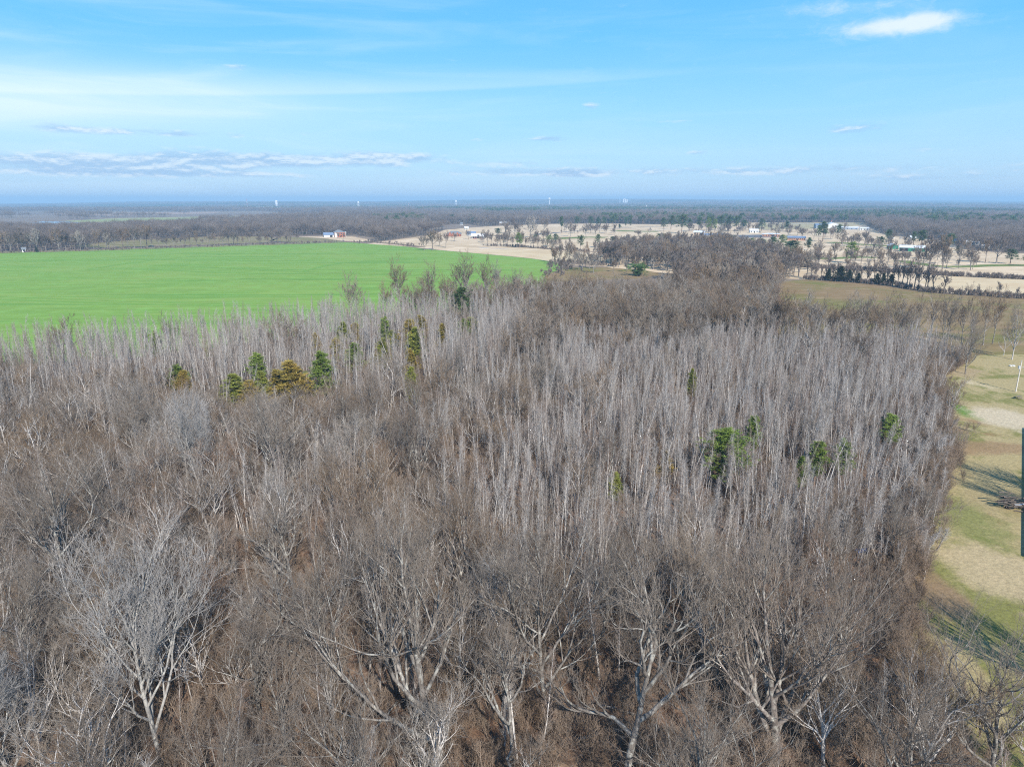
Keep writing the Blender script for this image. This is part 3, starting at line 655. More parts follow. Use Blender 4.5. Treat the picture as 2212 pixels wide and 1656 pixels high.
c = worn(c, 2010, 1275, 4, 9, 20, (.25, .165, .10), .85, 17.); c = worn(c, 2060, 800, 9, 9, 0, (.33, .25, .15), .7, 23.); c = worn(c, 2060, 1110, 7, 12, 20, (.155, .175, .045), .75, 29.); c = worn(c, 2190, 1090, 8, 9, 0, (.30, .24, .12), .7, 31.)
q = t.new('ShaderNodeVectorMath', operation='SCALE'); t.l.new(c, q.inputs[0]); t.l.new(t.m('ADD', .25, t.m('MULTIPLY', a3, 1.5)), q.inputs['Scale'])
t.l.new(q.outputs[0], b.inputs['Base Color']); b.inputs['Roughness'].default_value = .95
bn = t.new('ShaderNodeBump'); bn.inputs['Distance'].default_value = .12; t.l.new(a3, bn.inputs['Height']); t.l.new(bn.outputs[0], b.inputs['Normal'])
M['yard'] = m_
sheet('lawn', [(40, 30), (44, 58), (47, 73), (59, 91), (83, 123), (100, 151), (111, 173), (128, 197), (146, 213), (152, 222), (240, 232), (300, 150), (200, 30)], M['yard'], 'patchy green and straw lawn along the wood', layer=4, rough=.5, seg=3)
M['sand'] = ground_mat('bare sandy ground', (.52, .44, .30), (.46, .36, .22), (.36, .29, .15), s1=.12, s2=.5, s3=3., bump=.05, gain=.6)
M['leafy'] = ground_mat('leaf strewn ground', (.30, .20, .11), (.24, .19, .08), (.36, .27, .15), s1=.15, s2=.6, s3=3., bump=.05, gain=.7)
M['lush'] = ground_mat('lush grass', (.10, .20, .025), (.14, .20, .035), None, s1=.1, s2=.4, s3=2., bump=.05)

# ------------------------------------------------------------------ buildings
BM = {k: flat(k, c, r_, v, s) for k, c, r_, v, s in [
    ('red brick', (.34, .13, .08), .85, .15, 1.2), ('orange brick', (.42, .22, .13), .85, .12, .8), ('white siding', (.60, .60, .58), .6, .04, .5), ('white metal', (.60, .61, .62), .45, .04, .3),
    ('grey shingles', (.16, .18, .20), .8, .15, 1.), ('slate blue roof', (.16, .22, .32), .6, .1, .4), ('green metal', (.035, .20, .125), .5, .08, .3), ('pale roof', (.62, .65, .68), .5, .06, .3),
    ('tan siding', (.50, .39, .29), .8, .06, .5), ('blue grey siding', (.24, .29, .36), .7, .06, .5), ('dark opening', (.02, .022, .026), .4, .1, .5), ('black shingles', (.022, .022, .026), .7, .15, 1.),
    ('dark siding', (.018, .016, .016), .8, .15, 1.), ('window glass', (.05, .07, .09), .15, .05, .5), ('concrete', (.42, .40, .37), .9, .1, .3), ('asphalt', (.13, .135, .145), .9, .15, .1), ('steel white', (.62, .64, .67), .4, .03, .3),
    ('weathered wood', (.22, .18, .14), .85, .2, 1.5), ('pole wood', (.55, .52, .48), .8, .12, 1.5), ('grey steel', (.45, .47, .5), .4, .08, 1.), ('blue tarp', (.04, .14, .42), .5, .25, 2.), ('white plastic', (.78, .79, .8), .45, .03, 1.),
    ('tyre rubber', (.02, .02, .022), .8, .1, 1.), ('red paint', (.45, .05, .04), .45, .1, .5), ('dead log', (.13, .11, .095), .9, .2, 1.5)]}
CARS = [flat('car ' + n, c, .3, .03, .3) for n, c in [('black', (.02, .022, .027)), ('white', (.75, .76, .77)), ('navy', (.03, .05, .10)), ('silver', (.4, .42, .44)), ('red', (.32, .03, .03))]]

class Solid(Bag):
    def box(s, x0, x1, y0, y1, z0, z1, m=0):
        v = np.array([[x, y, z] for z in (z0, z1) for y in (y0, y1) for x in (x0, x1)], float)
        f = np.array([[0, 2, 3, 1], [4, 5, 7, 6], [0, 1, 5, 4], [2, 6, 7, 3], [0, 4, 6, 2], [1, 3, 7, 5]]); s.add(v, f, m)
    def cyl(s, p0, p1, r0, r1, n=8, m=0):
        p = np.array([[p0, p0, p1, p1]], float); p[0, 0] = p[0, 1]; 
        pts = np.array([[np.array(p0) , np.array(p1)]], float); s.tube(pts, np.array([[r0, r1]]), n, m)
    def build(s, name, mats):
        me = Bag.build(s, name, mats); me.polygons.foreach_set('use_smooth', np.zeros(len(me.polygons), bool)); return me
def part(name, solid, m, parent):
    return obj(name, solid.build(name, [m] if not isinstance(m, list) else m), parent)
def roof_solid(L, W, z, h, over=.5, kind='gable', th=.18, axis='x'):
    s = Solid(); a, b = L / 2 + over, W / 2 + over
    if axis == 'y': a, b = W / 2 + over, L / 2 + over
    if kind == 'hip':
        r = max(a - b, .1); top = [[-r, 0, z + h], [r, 0, z + h]]
        v = np.array([[-a, -b, z], [a, -b, z], [a, b, z], [-a, b, z]] + top + [[-a, -b, z - th], [a, -b, z - th], [a, b, z - th], [-a, b, z - th]])
        s.add(v, np.array([[0, 1, 5, 4], [2, 3, 4, 5], [0, 6, 7, 1], [1, 7, 8, 2], [2, 8, 9, 3], [3, 9, 6, 0], [6, 9, 8, 7]])); s.add(v, np.array([[1, 2, 5], [3, 0, 4]]))
    else:
        v = []
        for x in (-a, a): v += [[x, -b, z], [x, 0, z + h], [x, b, z], [x, -b, z - th], [x, 0, z + h - th], [x, b, z - th]]
        v = np.array(v); f = np.array([[0, 6, 7, 1], [1, 7, 8, 2], [3, 4, 10, 9], [4, 5, 11, 10], [0, 1, 4, 3], [1, 2, 5, 4], [6, 9, 10, 7], [7, 10, 11, 8], [0, 3, 9, 6], [2, 8, 11, 5]])
        s.add(v, f)
    if axis == 'y':
        for v in s.v: v[:, :2] = v[:, [1, 0]] * [1, -1]
    return s
def building(name, label, cat, px0, px1, py, hw, hr, W, wall, roof, kind='gable', nwin=0, door=True, turn=0., axis='x', rows=1, bay=None, group=None, porch=0):
    xc, yc = G((px0 + px1) / 2, py); zz = float(terrain_h(np.array(xc), np.array(yc)))
    depth = yc * cp + CAMZ * sp; L = (px1 - px0) * depth / FPX
    root = empty(name, (xc, yc, zz), -math.atan2(xc, yc) + R(turn)); tag(root, label, cat, group)
    y0 = 0.0; w = Solid(); w.box(-L / 2, L / 2, y0, y0 + W, 0, hw)
    if kind == 'gable':                                            # gable triangles
        if axis == 'x': g = [[-L / 2, 0, hw], [-L / 2, W, hw], [-L / 2, W / 2, hw + hr], [L / 2, 0, hw], [L / 2, W, hw], [L / 2, W / 2, hw + hr]]
        else: g = [[-L / 2, 0, hw], [L / 2, 0, hw], [0, 0, hw + hr], [-L / 2, W, hw], [L / 2, W, hw], [0, W, hw + hr]]
        w.add(np.array(g) + [0, 0, -.05], np.array([[0, 1, 2], [3, 5, 4]]))
    part('wall', w, BM[wall], root)
    r = roof_solid(L, W, hw + .1, hr, kind=kind, axis=axis)
    for v in r.v: v[:, 1] += W / 2
    part('roof', r, BM[roof], root)
    if nwin:
        ww = min(1.6, L / nwin * .5); 
        for q in range(rows):
            for i in range(nwin):
                cx = -L / 2 + L * (i + .5) / nwin; z0 = 1.0 + q * (hw / rows)
                s = Solid(); s.box(cx - ww / 2, cx + ww / 2, -.08, .06, z0, z0 + min(1.7, hw / rows - 1.2)); part('window', s, BM['window glass'], root)
    if door:
        s = Solid(); s.box(-.55 + L * .06, .55 + L * .06, -.09, .05, .05, 2.15); part('door', s, BM['dark opening'], root)
    if bay:
        s = Solid(); s.box(-L / 2 + L * bay[0], -L / 2 + L * bay[1], -.12, .08, .05, hw * .85); part('dark_bay', s, BM['dark opening'], root)  # near-black slab on the wall, painting in the shade of an open bay
    if porch:
        for i in range(porch):
            s = Solid(); x = -L / 2 + L * (i + .5) / porch; s.box(x - .14, x + .14, -2.6, -2.3, 0, hw - .4); part('post', s, BM['white siding'], root)
        s = Solid(); s.box(-L / 2, L / 2, -2.9, -.02, hw - .4, hw - .2); part('porch_roof', s, BM[roof], root)
    return root, L
h1, L1 = building('brick_house', 'two storey brick house with white columned portico and grey hip roof past the wheat', 'house', 723.5, 746, 512.5, 6.4, 3.4, 11, 'red brick', 'grey shingles', 'hip', 4, True, 8, rows=2)
for i in range(4):
    s = Solid(); s.cyl((L1 / 2 + .8, .4 + i * 2.9, 0), (L1 / 2 + .8, .4 + i * 2.9, 6.3), .34, .28, 8); part('column', s, BM['white siding'], h1)
s = Solid(); s.box(L1 / 2 + .02, L1 / 2 + 1.7, -.2, 9.9, 6.3, 7.1); part('portico', s, BM['white siding'], h1)
s = Solid(); s.box(-L1 / 2, -L1 / 2 + 3.4, -.35, -.02, 0, 6.2); part('bay', s, BM['white siding'], h1)
building('garage', 'white garage with grey blue roof left of the columned brick house', 'garage', 700.5, 721.5, 512.5, 3.1, 3.2, 9, 'white siding', 'slate blue roof', 'gable', 0, False, 8, bay=(.6, .85))
h2, L2_ = building('brick_house', 'red brick house with several small gables behind the field edge trees', 'house', 963, 994, 511, 3.6, 3.6, 11, 'red brick', 'grey shingles', 'hip', 5, True, -10)
for gx_ in (-.22, .02, .3):
    s = Solid(); x = gx_ * L2_; s.box(x - 1.6, x + 1.6, -1.2, -.02, 0, 3.7); s.add(np.array([[x - 1.6, -1.2, 3.7], [x + 1.6, -1.2, 3.7], [x, -1.2, 6.2], [x, 4., 6.2], [x - 1.6, 4, 3.7], [x + 1.6, 4, 3.7]]),
        np.array([[0, 2, 3, 4], [2, 1, 5, 3]])); s.add(np.array([[x - 1.6, -1.2, 3.7], [x + 1.6, -1.2, 3.7], [x, -1.2, 6.2]]), np.array([[0, 1, 2]])); part('gable', s, BM['red brick'], h2)
building('pole_barn', 'long white roofed barn with an open porch right of the red brick house', 'barn', 1018, 1048, 515, 3.0, 3.4, 11, 'white siding', 'white metal', 'gable', 0, False, -4, bay=(.1, .9), porch=6)
building('shed', 'blue grey shed just behind the long white roofed barn', 'shed', 1009, 1027, 509, 3.0, 3.0, 9, 'blue grey siding', 'slate blue roof', 'gable', 0, False, -4)
building('green_barn', 'small green gabled barn left of the long green building', 'barn', 1922, 1939, 538, 3.2, 2.4, 12, 'green metal', 'pale roof', 'gable', 0, False, 14, axis='y')
building('green_workshop', 'long green metal building with white roof and dark open bay', 'workshop', 1946, 1994, 543.5, 3.8, 2.2, 13, 'green metal', 'pale roof', 'gable', 3, True, 2, bay=(.02, .34))
building('school_block', 'long low orange brick building with blue roof behind the dark pines', 'school', 1701, 1738, 519.5, 3.4, 1.9, 14, 'orange brick', 'slate blue roof', 'gable', 9, True, 3)
building('school_block', 'low brown flat looking building left of the blue roofed one', 'school', 1648, 1684, 511.5, 3.2, 1.3, 14, 'orange brick', 'pale roof', 'hip', 7, True, 2)
building('clubhouse', 'tan building with pale roof at the left end of the car park', 'clubhouse', 1498, 1521, 508.5, 4.2, 2.2, 16, 'tan siding', 'pale roof', 'gable', 4, True, -5, bay=(.6, .8))
building('clubhouse', 'dark roofed low building in front of the parked cars', 'clubhouse', 1522, 1563, 513.5, 3.2, 2.0, 14, 'white siding', 'slate blue roof', 'gable', 5, True, 3)
building('white_house', 'white house with a dark car beside it right of the car park', 'house', 1620, 1638, 503, 3.2, 2.8, 10, 'white siding', 'white metal', 'gable', 3, True, 10)
building('hangar', 'large white gabled hangar by the airfield grass', 'hangar', 1787, 1814, 493, 7.0, 3.0, 34, 'white metal', 'white metal', 'gable', 0, False, 12, axis='y')
building('hangar', 'long blue grey hangar left of the white one', 'hangar', 1763, 1786, 493.5, 6.0, 2.6, 20, 'blue grey siding', 'slate blue roof', 'gable', 0, False, 12, bay=(.2, .8))
building('storage_shed', 'long low pale roofed shed right of the hangar, behind bare trees', 'shed', 1818, 1852, 496, 3.2, 1.8, 14, 'blue grey siding', 'pale roof', 'gable', 4, False, 4)
building('storage_shed', 'shorter white roofed shed at the right end of the hangar row', 'shed', 1858, 1876, 498, 3.4, 2.0, 12, 'white siding', 'white metal', 'gable', 3, False, 4)
building('white_house', 'pair of white roofs at the far wood edge above the farmyard', 'house', 1898, 1916, 475.5, 5, 4.0, 16, 'white siding', 'white metal', 'gable', 3, True, 0)
building('cottage', 'small peach coloured house behind the green workshop', 'house', 1968, 1979, 519, 3.2, 2.8, 9, 'tan siding', 'pale roof', 'gable', 2, True, 20)
building('cottage', 'blue roofed house half hidden in the bare trees at right', 'house', 2058, 2078, 527, 3.2, 2.6, 9, 'tan siding', 'slate blue roof', 'gable', 3, True, -20)
building('cottage', 'low white house deep in the bare trees at right', 'house', 2088, 2112, 529, 3.0, 2.0, 9, 'white siding', 'pale roof', 'gable', 3, True, -5)
building('trailer_home', 'pale trailer home at the edge of the bare trees at right', 'trailer', 2121, 2134, 537, 3.0, 1.2, 6, 'white siding', 'pale roof', 'gable', 2, True, -12)
building('farm_house', 'small white house among trees above the red brick house', 'house', 1004, 1012, 496, 2.8, 2.4, 8, 'white siding', 'pale roof', 'gable', 3, True, 8)
building('farm_house', 'far cream house above the long white roofed barn', 'house', 1079, 1094, 486, 4, 3.4, 12, 'tan siding', 'pale roof', 'gable', 3, True, 0)
building('farm_house', 'far white house right of the pond', 'house', 995, 1000, 486.5, 3.0, 2.6, 9, 'white siding', 'grey shingles', 'gable', 2, True, 0)
building('farm_house', 'tiny white house behind the tree row at the far left', 'house', 49, 56, 545, 2.8, 2.0, 5, 'white siding', 'grey shingles', 'gable', 1, True, 0)
building('warehouse', 'long white factory roof below the tall square water tower', 'warehouse', 548, 642, 450.3, 12, 1.5, 120, 'white metal', 'white metal', 'gable', 0, False, 0, bay=(.3, .34))
building('warehouse', 'low white factory wing at the left end of the long factory', 'warehouse', 528, 546, 451.3, 8, 1.5, 60, 'white metal', 'white metal', 'gable', 0, False, 0)
building('warehouse', 'thin white factory roof right of the long factory', 'warehouse', 662, 703, 450.2, 8, 1.2, 80, 'white metal', 'white metal', 'gable', 0, False, 0)
building('warehouse', 'small white works building on the far ridge at right', 'warehouse', 1705, 1716, 455.5, 12, 4, 30, 'white metal', 'white metal', 'gable', 0, False, 0)
building('warehouse', 'far white roof under the bulb water tower', 'warehouse', 1160, 1186, 447.5, 12, 3, 60, 'white metal', 'white metal', 'gable', 0, False, 0)

def tower_base(px, py): 
    x, y = G(px, py); return x, y, float(terrain_h(np.array(x), np.array(y)))
def ball(s, c, rx, rz, n=12, k=7, m=0):
    th = np.linspace(-math.pi / 2, math.pi / 2, k); pts = np.stack([np.full(k, c[0]), np.full(k, c[1]), c[2] + rz * np.sin(th)], 1)[None]
    s.tube(pts, np.maximum(rx * np.cos(th), .02)[None], n, m)
def legged_tower(px, py, top, r, label, legs=6):
    x, y, z = tower_base(px, py); d = math.hypot(x, y); H = HT(px, top, d) - z
    root = empty('water_tower', (x, y, z)); tag(root, label, 'water tower')
    s = Solid(); ball(s, (0, 0, H - r * 1.25), r, r * 1.25); part('tank', s, BM['steel white'], root)
    for i in range(legs):
        a = i * 2 * math.pi / legs; s = Solid(); s.cyl((math.cos(a) * r * .95, math.sin(a) * r * .95, 0), (math.cos(a) * r * .88, math.sin(a) * r * .88, H - r * 1.2), .7, .55, 6); part('leg', s, BM['steel white'], root)
    s = Solid(); s.cyl((0, 0, 0), (0, 0, H - r * 2), 1.4, 1.4, 8); part('riser', s, BM['steel white'], root)
x, y, z = tower_base(598, 449.2); H = HT(598, 432.5, math.hypot(x, y)) - z
t_ = empty('water_tower', (x, y, z)); tag(t_, 'tall square looking white water tower behind the long factory', 'water tower')
s = Solid(); s.tube(np.array([[[0, 0, 0], [0, 0, H * .2], [0, 0, H * .45]]]), np.array([[7.0, 7.0, 7.4]]), 16); part('pedestal', s, BM['steel white'], t_)
s = Solid(); s.tube(np.array([[[0, 0, H * .45], [0, 0, H * .52], [0, 0, H * .9], [0, 0, H * .99], [0, 0, H]]]), np.array([[7.4, 8.8, 8.8, 7.0, .1]]), 16); part('tank', s, BM['steel white'], t_)
legged_tower(774.5, 449.0, 434.5, 7.2, 'legged white water tower right of the long factory')
legged_tower(985, 446.5, 432.0, 9.0, 'squat white water tower on the far ridge near the centre', 6)
x, y, z = tower_base(1186.5, 445.5); H = HT(1186.5, 426.5, math.hypot(x, y)) - z
t_ = empty('water_tower', (x, y, z)); tag(t_, 'white bulb shaped water tower standing above the horizon', 'water tower')
s = Solid(); s.tube(np.array([[[0, 0, 0], [0, 0, H * .3], [0, 0, H * .7]]]), np.array([[6., 4.5, 4.2]]), 12); part('pedestal', s, BM['steel white'], t_)
s = Solid(); ball(s, (0, 0, H * .84), 11, H * .16, 14, 9); part('tank', s, BM['steel white'], t_)
x, y, z = tower_base(1345, 443.5); H = HT(1345, 429.3, math.hypot(x, y)) - z
t_ = empty('grain_elevator', (x, y, z)); tag(t_, 'white grain elevator blocks standing on the far ridge', 'grain elevator')
for i, (ox, hh, rr0) in enumerate([(-34, .93, 9), (6, .9, 9), (26, .9, 9), (44, .84, 8)]):
    s = Solid(); s.tube(np.array([[[ox, 0, 0], [ox, 0, H * hh], [ox, 0, H * hh + 3]]]), np.array([[rr0, rr0, .2]]), 12); part('silo', s, BM['steel white'] if i else BM['blue grey siding'], t_)
s = Solid(); s.box(8, 24, -6, 6, H * .9, H); part('head_house', s, BM['steel white'], t_)
x, y, z = tower_base(1396.5, 453.0); H = HT(1396.5, 442.5, math.hypot(x, y)) - z
t_ = empty('church', (x, y, z)); tag(t_, 'white church steeple rising from the far woods', 'church')
s = Solid(); s.box(-5, 5, -5, 5, 0, H * .55); part('tower', s, BM['white siding'], t_); s = Solid(); s.tube(np.array([[[0, 0, H * .55], [0, 0, H]]]), np.array([[4.6, .1]]), 8); part('spire', s, BM['white siding'], t_)
s = Solid(); s.box(-9, 9, 5.02, 40, 0, 9); part('nave', s, BM['white siding'], t_)
for px, py, top, lb in [(735, 450, 437, 'thin radio mast right of the factory'), (882.5, 452, 438.5, 'thin radio mast between two water towers'), (535, 455, 430, 'thin radio mast left of the square water tower'), (1795.5, 486, 472, 'red and white mast behind the hangar')]:
    x, y, z = tower_base(px, py); H = HT(px, top, math.hypot(x, y)) - z; t_ = empty('radio_mast', (x, y, z)); tag(t_, lb, 'mast')
    for i in range(6):
        s = Solid(); s.tube(np.array([[[0, 0, H * i / 6], [0, 0, H * (i + 1) / 6]]]), np.array([[.75, .6]]), 4); part('section', s, BM['steel white'] if i % 2 == 0 else BM['red paint'], t_)

# asphalt and cars
sheet('car_park', PG((1512, 509), (1516, 504), (1572, 504.5), (1582, 508), (1640, 507), (1690, 509), (1692, 513), (1600, 514), (1564, 511.5)), BM['asphalt'], 'grey asphalt car park beyond the pines', layer=3)
ribbon('road', [(1150, 508), (1230, 500), (1300, 494.5), (1380, 490.5), (1450, 489), (1560, 487)], 8, BM['asphalt'], 'grey road curving past the tan fairway', 3.6, 'road')
ribbon('road', [(1030, 534), (1060, 536.5), (1100, 538.5)], 5, BM['concrete'], 'pale farm drive below the long white barn', 3.6, 'road')
ribbon('runway', [(1640, 482.3), (1740, 483.3), (1880, 484.8)], 18, BM['concrete'], 'pale runway along the far side of the airfield', 3.6, 'runway')
def car_mesh(paint):
    s = Solid(); s.box(-2.2, 2.2, -.9, .9, .35, .95)
    v = np.array([[-1.7, -.82, .95], [1.1, -.82, .95], [1.1, .82, .95], [-1.7, .82, .95], [-1.3, -.7, 1.5], [.5, -.7, 1.5], [.5, .7, 1.5], [-1.3, .7, 1.5]])
    s.add(v, np.array([[4, 5, 6, 7]]), 0); s.add(v, np.array([[0, 1, 5, 4], [1, 2, 6, 5], [2, 3, 7, 6], [3, 0, 4, 7]]), 1)
    for x in (-1.4, 1.4):
        for yy in (-.92, .72): s.tube(np.array([[[x, yy, .34], [x, yy + .2, .34]]]), np.array([[.34, .34]]), 8, 2)
    return s.build('car', [paint, BM['window glass'], BM['tyre rubber']])
CM = [car_mesh(c) for c in CARS]; cn = 0
def car(px, py, k, turn, label, group):
    x, y = G(px, py); o = obj('parked_car', CM[k]); o.location = (x, y, .075); o.rotation_euler = (0, 0, R(turn)); tag(o, label, 'car', group)
for i in range(11): car(1518 + i * 5.2, 505.6 + .02 * i, [0, 2, 0, 3, 0, 2, 0, 0, 1, 0, 2][i], 84 + (i % 3) * 4, 'car parked in the row at the far end of the distant car park', 'cars in the far car park row')
for i in range(4): car(1576 + i * 5, 509.5, [1, 0, 0, 0][i], 85, 'car parked in the short middle row of the distant car park', 'cars in the middle car park row')
for i in range(6): car(1532 + i * 6.5, 511.6 if i > 4 else 510.6, [1, 3, 0, 1, 3, 2][i], 92, 'car parked along the near side of the distant car park', 'cars on the near side of the car park')
car(1641, 502.5, 0, 10, 'dark car beside the white house right of the car park', 'cars by the white house')
for px, py, k, lb in [(1929, 515.5, 1, 'white vehicle left of the pair parked above the green barn'), (1946, 515.8, 3, 'silver vehicle right of the pair parked above the green barn'), (1026.5, 515.9, 4, 'red car under the left end of the white roofed barn'),
                      (1043, 516, 4, 'red car under the right end of the white roofed barn')]:
    car(px, py, k, 8, lb, None)

# right edge: pole, table, sheds, piles
x, y = G(2194, 846.5)
t_ = empty('utility_pole', (x, y, 0)); tag(t_, 'pale wooden utility pole with a transformer and lamp on the lawn', 'utility pole')
s = Solid(); s.tube(np.array([[[0, 0, -.2], [0, 0, 4], [0, 0, 8.6]]]), np.array([[.17, .15, .12]]), 10); part('pole', s, BM['pole wood'], t_)
s = Solid(); s.tube(np.array([[[-.38, 0, 6.4], [-.38, 0, 6.45], [-.38, 0, 7.25], [-.38, 0, 7.3]]]), np.array([[.05, .24, .24, .05]]), 10); part('transformer', s, BM['grey steel'], t_)
s = Solid(); s.tube(np.array([[[.12, 0, 6.7], [.5, -.1, 6.95], [.9, -.2, 6.9]]]), np.array([[.035, .035, .03]]), 6); a_ = part('lamp_arm', s, BM['grey steel'], t_)
s = Solid(); s.tube(np.array([[[.9, -.2, 6.95], [.9, -.2, 6.85], [.9, -.2, 6.62]]]), np.array([[.06, .2, .16]]), 10); part('lamp', s, BM['white plastic'], a_)
s = Solid(); s.tube(np.array([[[0, 0, 8.6], [0, 0, 8.7], [0, 0, 8.85]]]), np.array([[.05, .09, .03]]), 8); part('insulator', s, BM['white plastic'], t_)
x, y = G(2199, 862)
t_ = empty('picnic_table', (x, y, .07), .4); tag(t_, 'small weathered picnic table near the utility pole', 'table')
for i in range(4):
    s = Solid(); s.box(-.9, .9, -.36 + i * .19, -.36 + i * .19 + .17, .72, .76); part('plank', s, BM['weathered wood'], t_)
for yy in (-.75, .58):
    s = Solid(); s.box(-.9, .9, yy, yy + .2, .42, .46); part('bench_plank', s, BM['weathered wood'], t_)
for xx in (-.65, .6):
    for yy in (-1, 1):
        s = Solid(); s.tube(np.array([[[xx, yy * .68, 0], [xx, yy * .2, .72]]]), np.array([[.05, .05]]), 4); part('leg', s, BM['weathered wood'], t_)
    s = Solid(); s.box(xx - .03, xx + .03, -.76, .76, .37, .42); part('crossbar', s, BM['weathered wood'], t_)
for k, px in enumerate((2183, 2189.5)):
    x, y = G(px, 791.5); s = Solid(); s.tube(np.array([[[0, 0, 0], [0, 0, .35], [0, 0, .36]]]), np.array([[.36, .44, .02]]), 12); o = obj('bucket', s.build('bucket', [BM['white plastic']])); o.location = (x, y, .04)
    tag(o, ['left white tub on the brown bank beyond the lawn', 'right white tub on the brown bank beyond the lawn'][k], 'bucket')
def shed_at(a, b, off, W, hw, hr, label):
    a = np.array(a); b = np.array(b); d = b - a; L = np.linalg.norm(d); d /= L; nrm = np.array([d[1], -d[0]]); c = (a + b) / 2 + nrm * (off + W / 2)
    root = empty('garden_shed', (c[0], c[1], .05), math.atan2(d[1], d[0])); tag(root, label, 'shed')
    s = Solid(); s.box(-L / 2, L / 2, -W / 2, W / 2, 0, hw); s.add(np.array([[-L / 2, -W / 2, hw], [-L / 2, W / 2, hw], [-L / 2, 0, hw + hr], [L / 2, -W / 2, hw], [L / 2, W / 2, hw], [L / 2, 0, hw + hr]]), np.array([[0, 1, 2], [3, 5, 4]])); part('wall', s, BM['dark siding'], root)
    part('roof', roof_solid(L, W, hw + .12, hr, .4), BM['black shingles'], root)
    for q in (-.3, .1, .35):
        s = Solid(); s.box(q * L - .6, q * L + .6, W / 2 - .05, W / 2 + .06, 1, 2.2); part('window', s, BM['window glass'], root)
shed_at(G(2199, 1212), G(2204, 931), 4.3, 9, 3.2, 1.8, 'long dark shed at the right edge throwing a black shadow on the lawn')
shed_at(G(2206, 1300), G(2209, 1245), 4.6, 5, 2.6, 1.6, 'small dark outbuilding at the right edge nearer than the long shed')
def pile(px, py, n, L, r, label, name='log_pile', mat_='dead log', extra=True):
    x, y = G(px, py); rg = np.random.default_rng(int(px)); root = empty(name, (x, y, .05)); tag(root, label, 'pile')
    for i in range(n):
        a = rg.uniform(-.5, .5) + (2.9 if i % 2 else 0); c = np.array([rg.normal(0, L * .25), rg.normal(0, L * .14), .12 + .07 * i * rg.random()]); l = L * rg.uniform(.25, .55); d = np.array([math.cos(a), math.sin(a), rg.uniform(-.08, .22)])
        s = Solid(); p, q = shoot(rg, (c - d * l / 2)[None], d[None], np.array([l]), np.array([r * rg.uniform(.5, 1.2)]), np.array([r * .4]), 5, .12, 0); s.tube(p, q, 6); part('log', s, BM[mat_], root)
    if extra:
        for i in range(4):
            s = Solid(); u = rg.normal(0, .8, 2); s.box(u[0] - .5, u[0] + .5, u[1] - .25, u[1] + .25, .5 + i * .1, .54 + i * .1); part('scrap_sheet', s, BM['grey steel'], root)
pile(2188, 1098, 46, 5.0, .14, 'heap of dark branches and scrap metal at the right edge of the lawn')
x, y = G(1861, 1191); rg = np.random.default_rng(3); n = 9
U, V = np.meshgrid(np.linspace(-1, 1, n), np.linspace(-.6, .6, n)); Z = .35 * np.exp(-(U ** 2 + V ** 2 * 3)) + rg.normal(0, .06, U.shape) + .08
i = np.arange(n - 1); q = (i[:, None] * n + i[None]).ravel(); me = mesh_from('tarp', np.stack([U.ravel(), V.ravel(), Z.ravel()], 1), [np.stack([q, q + 1, q + n + 1, q + n], 1)], [BM['blue tarp']])
o = obj('tarp', me); o.location = (x, y, .08); tag(o, 'crumpled blue tarp lying on the leaves near the lawn edge', 'tarp')
for k, (px, py, a) in enumerate([(2011, 1459, .5), (2022, 1478, -.5)]):
    x, y = G(px, py); s = Solid(); s.box(-.85, .85, -.09, .09, 0, .05); o = obj('board', s.build('board', [BM['white plastic']])); o.location = (x, y, .08); o.rotation_euler = (0, .03, a)
    tag(o, ['upper pale board on the dark grass at the bottom right', 'lower pale board on the dark grass at the bottom right'][k], 'board')

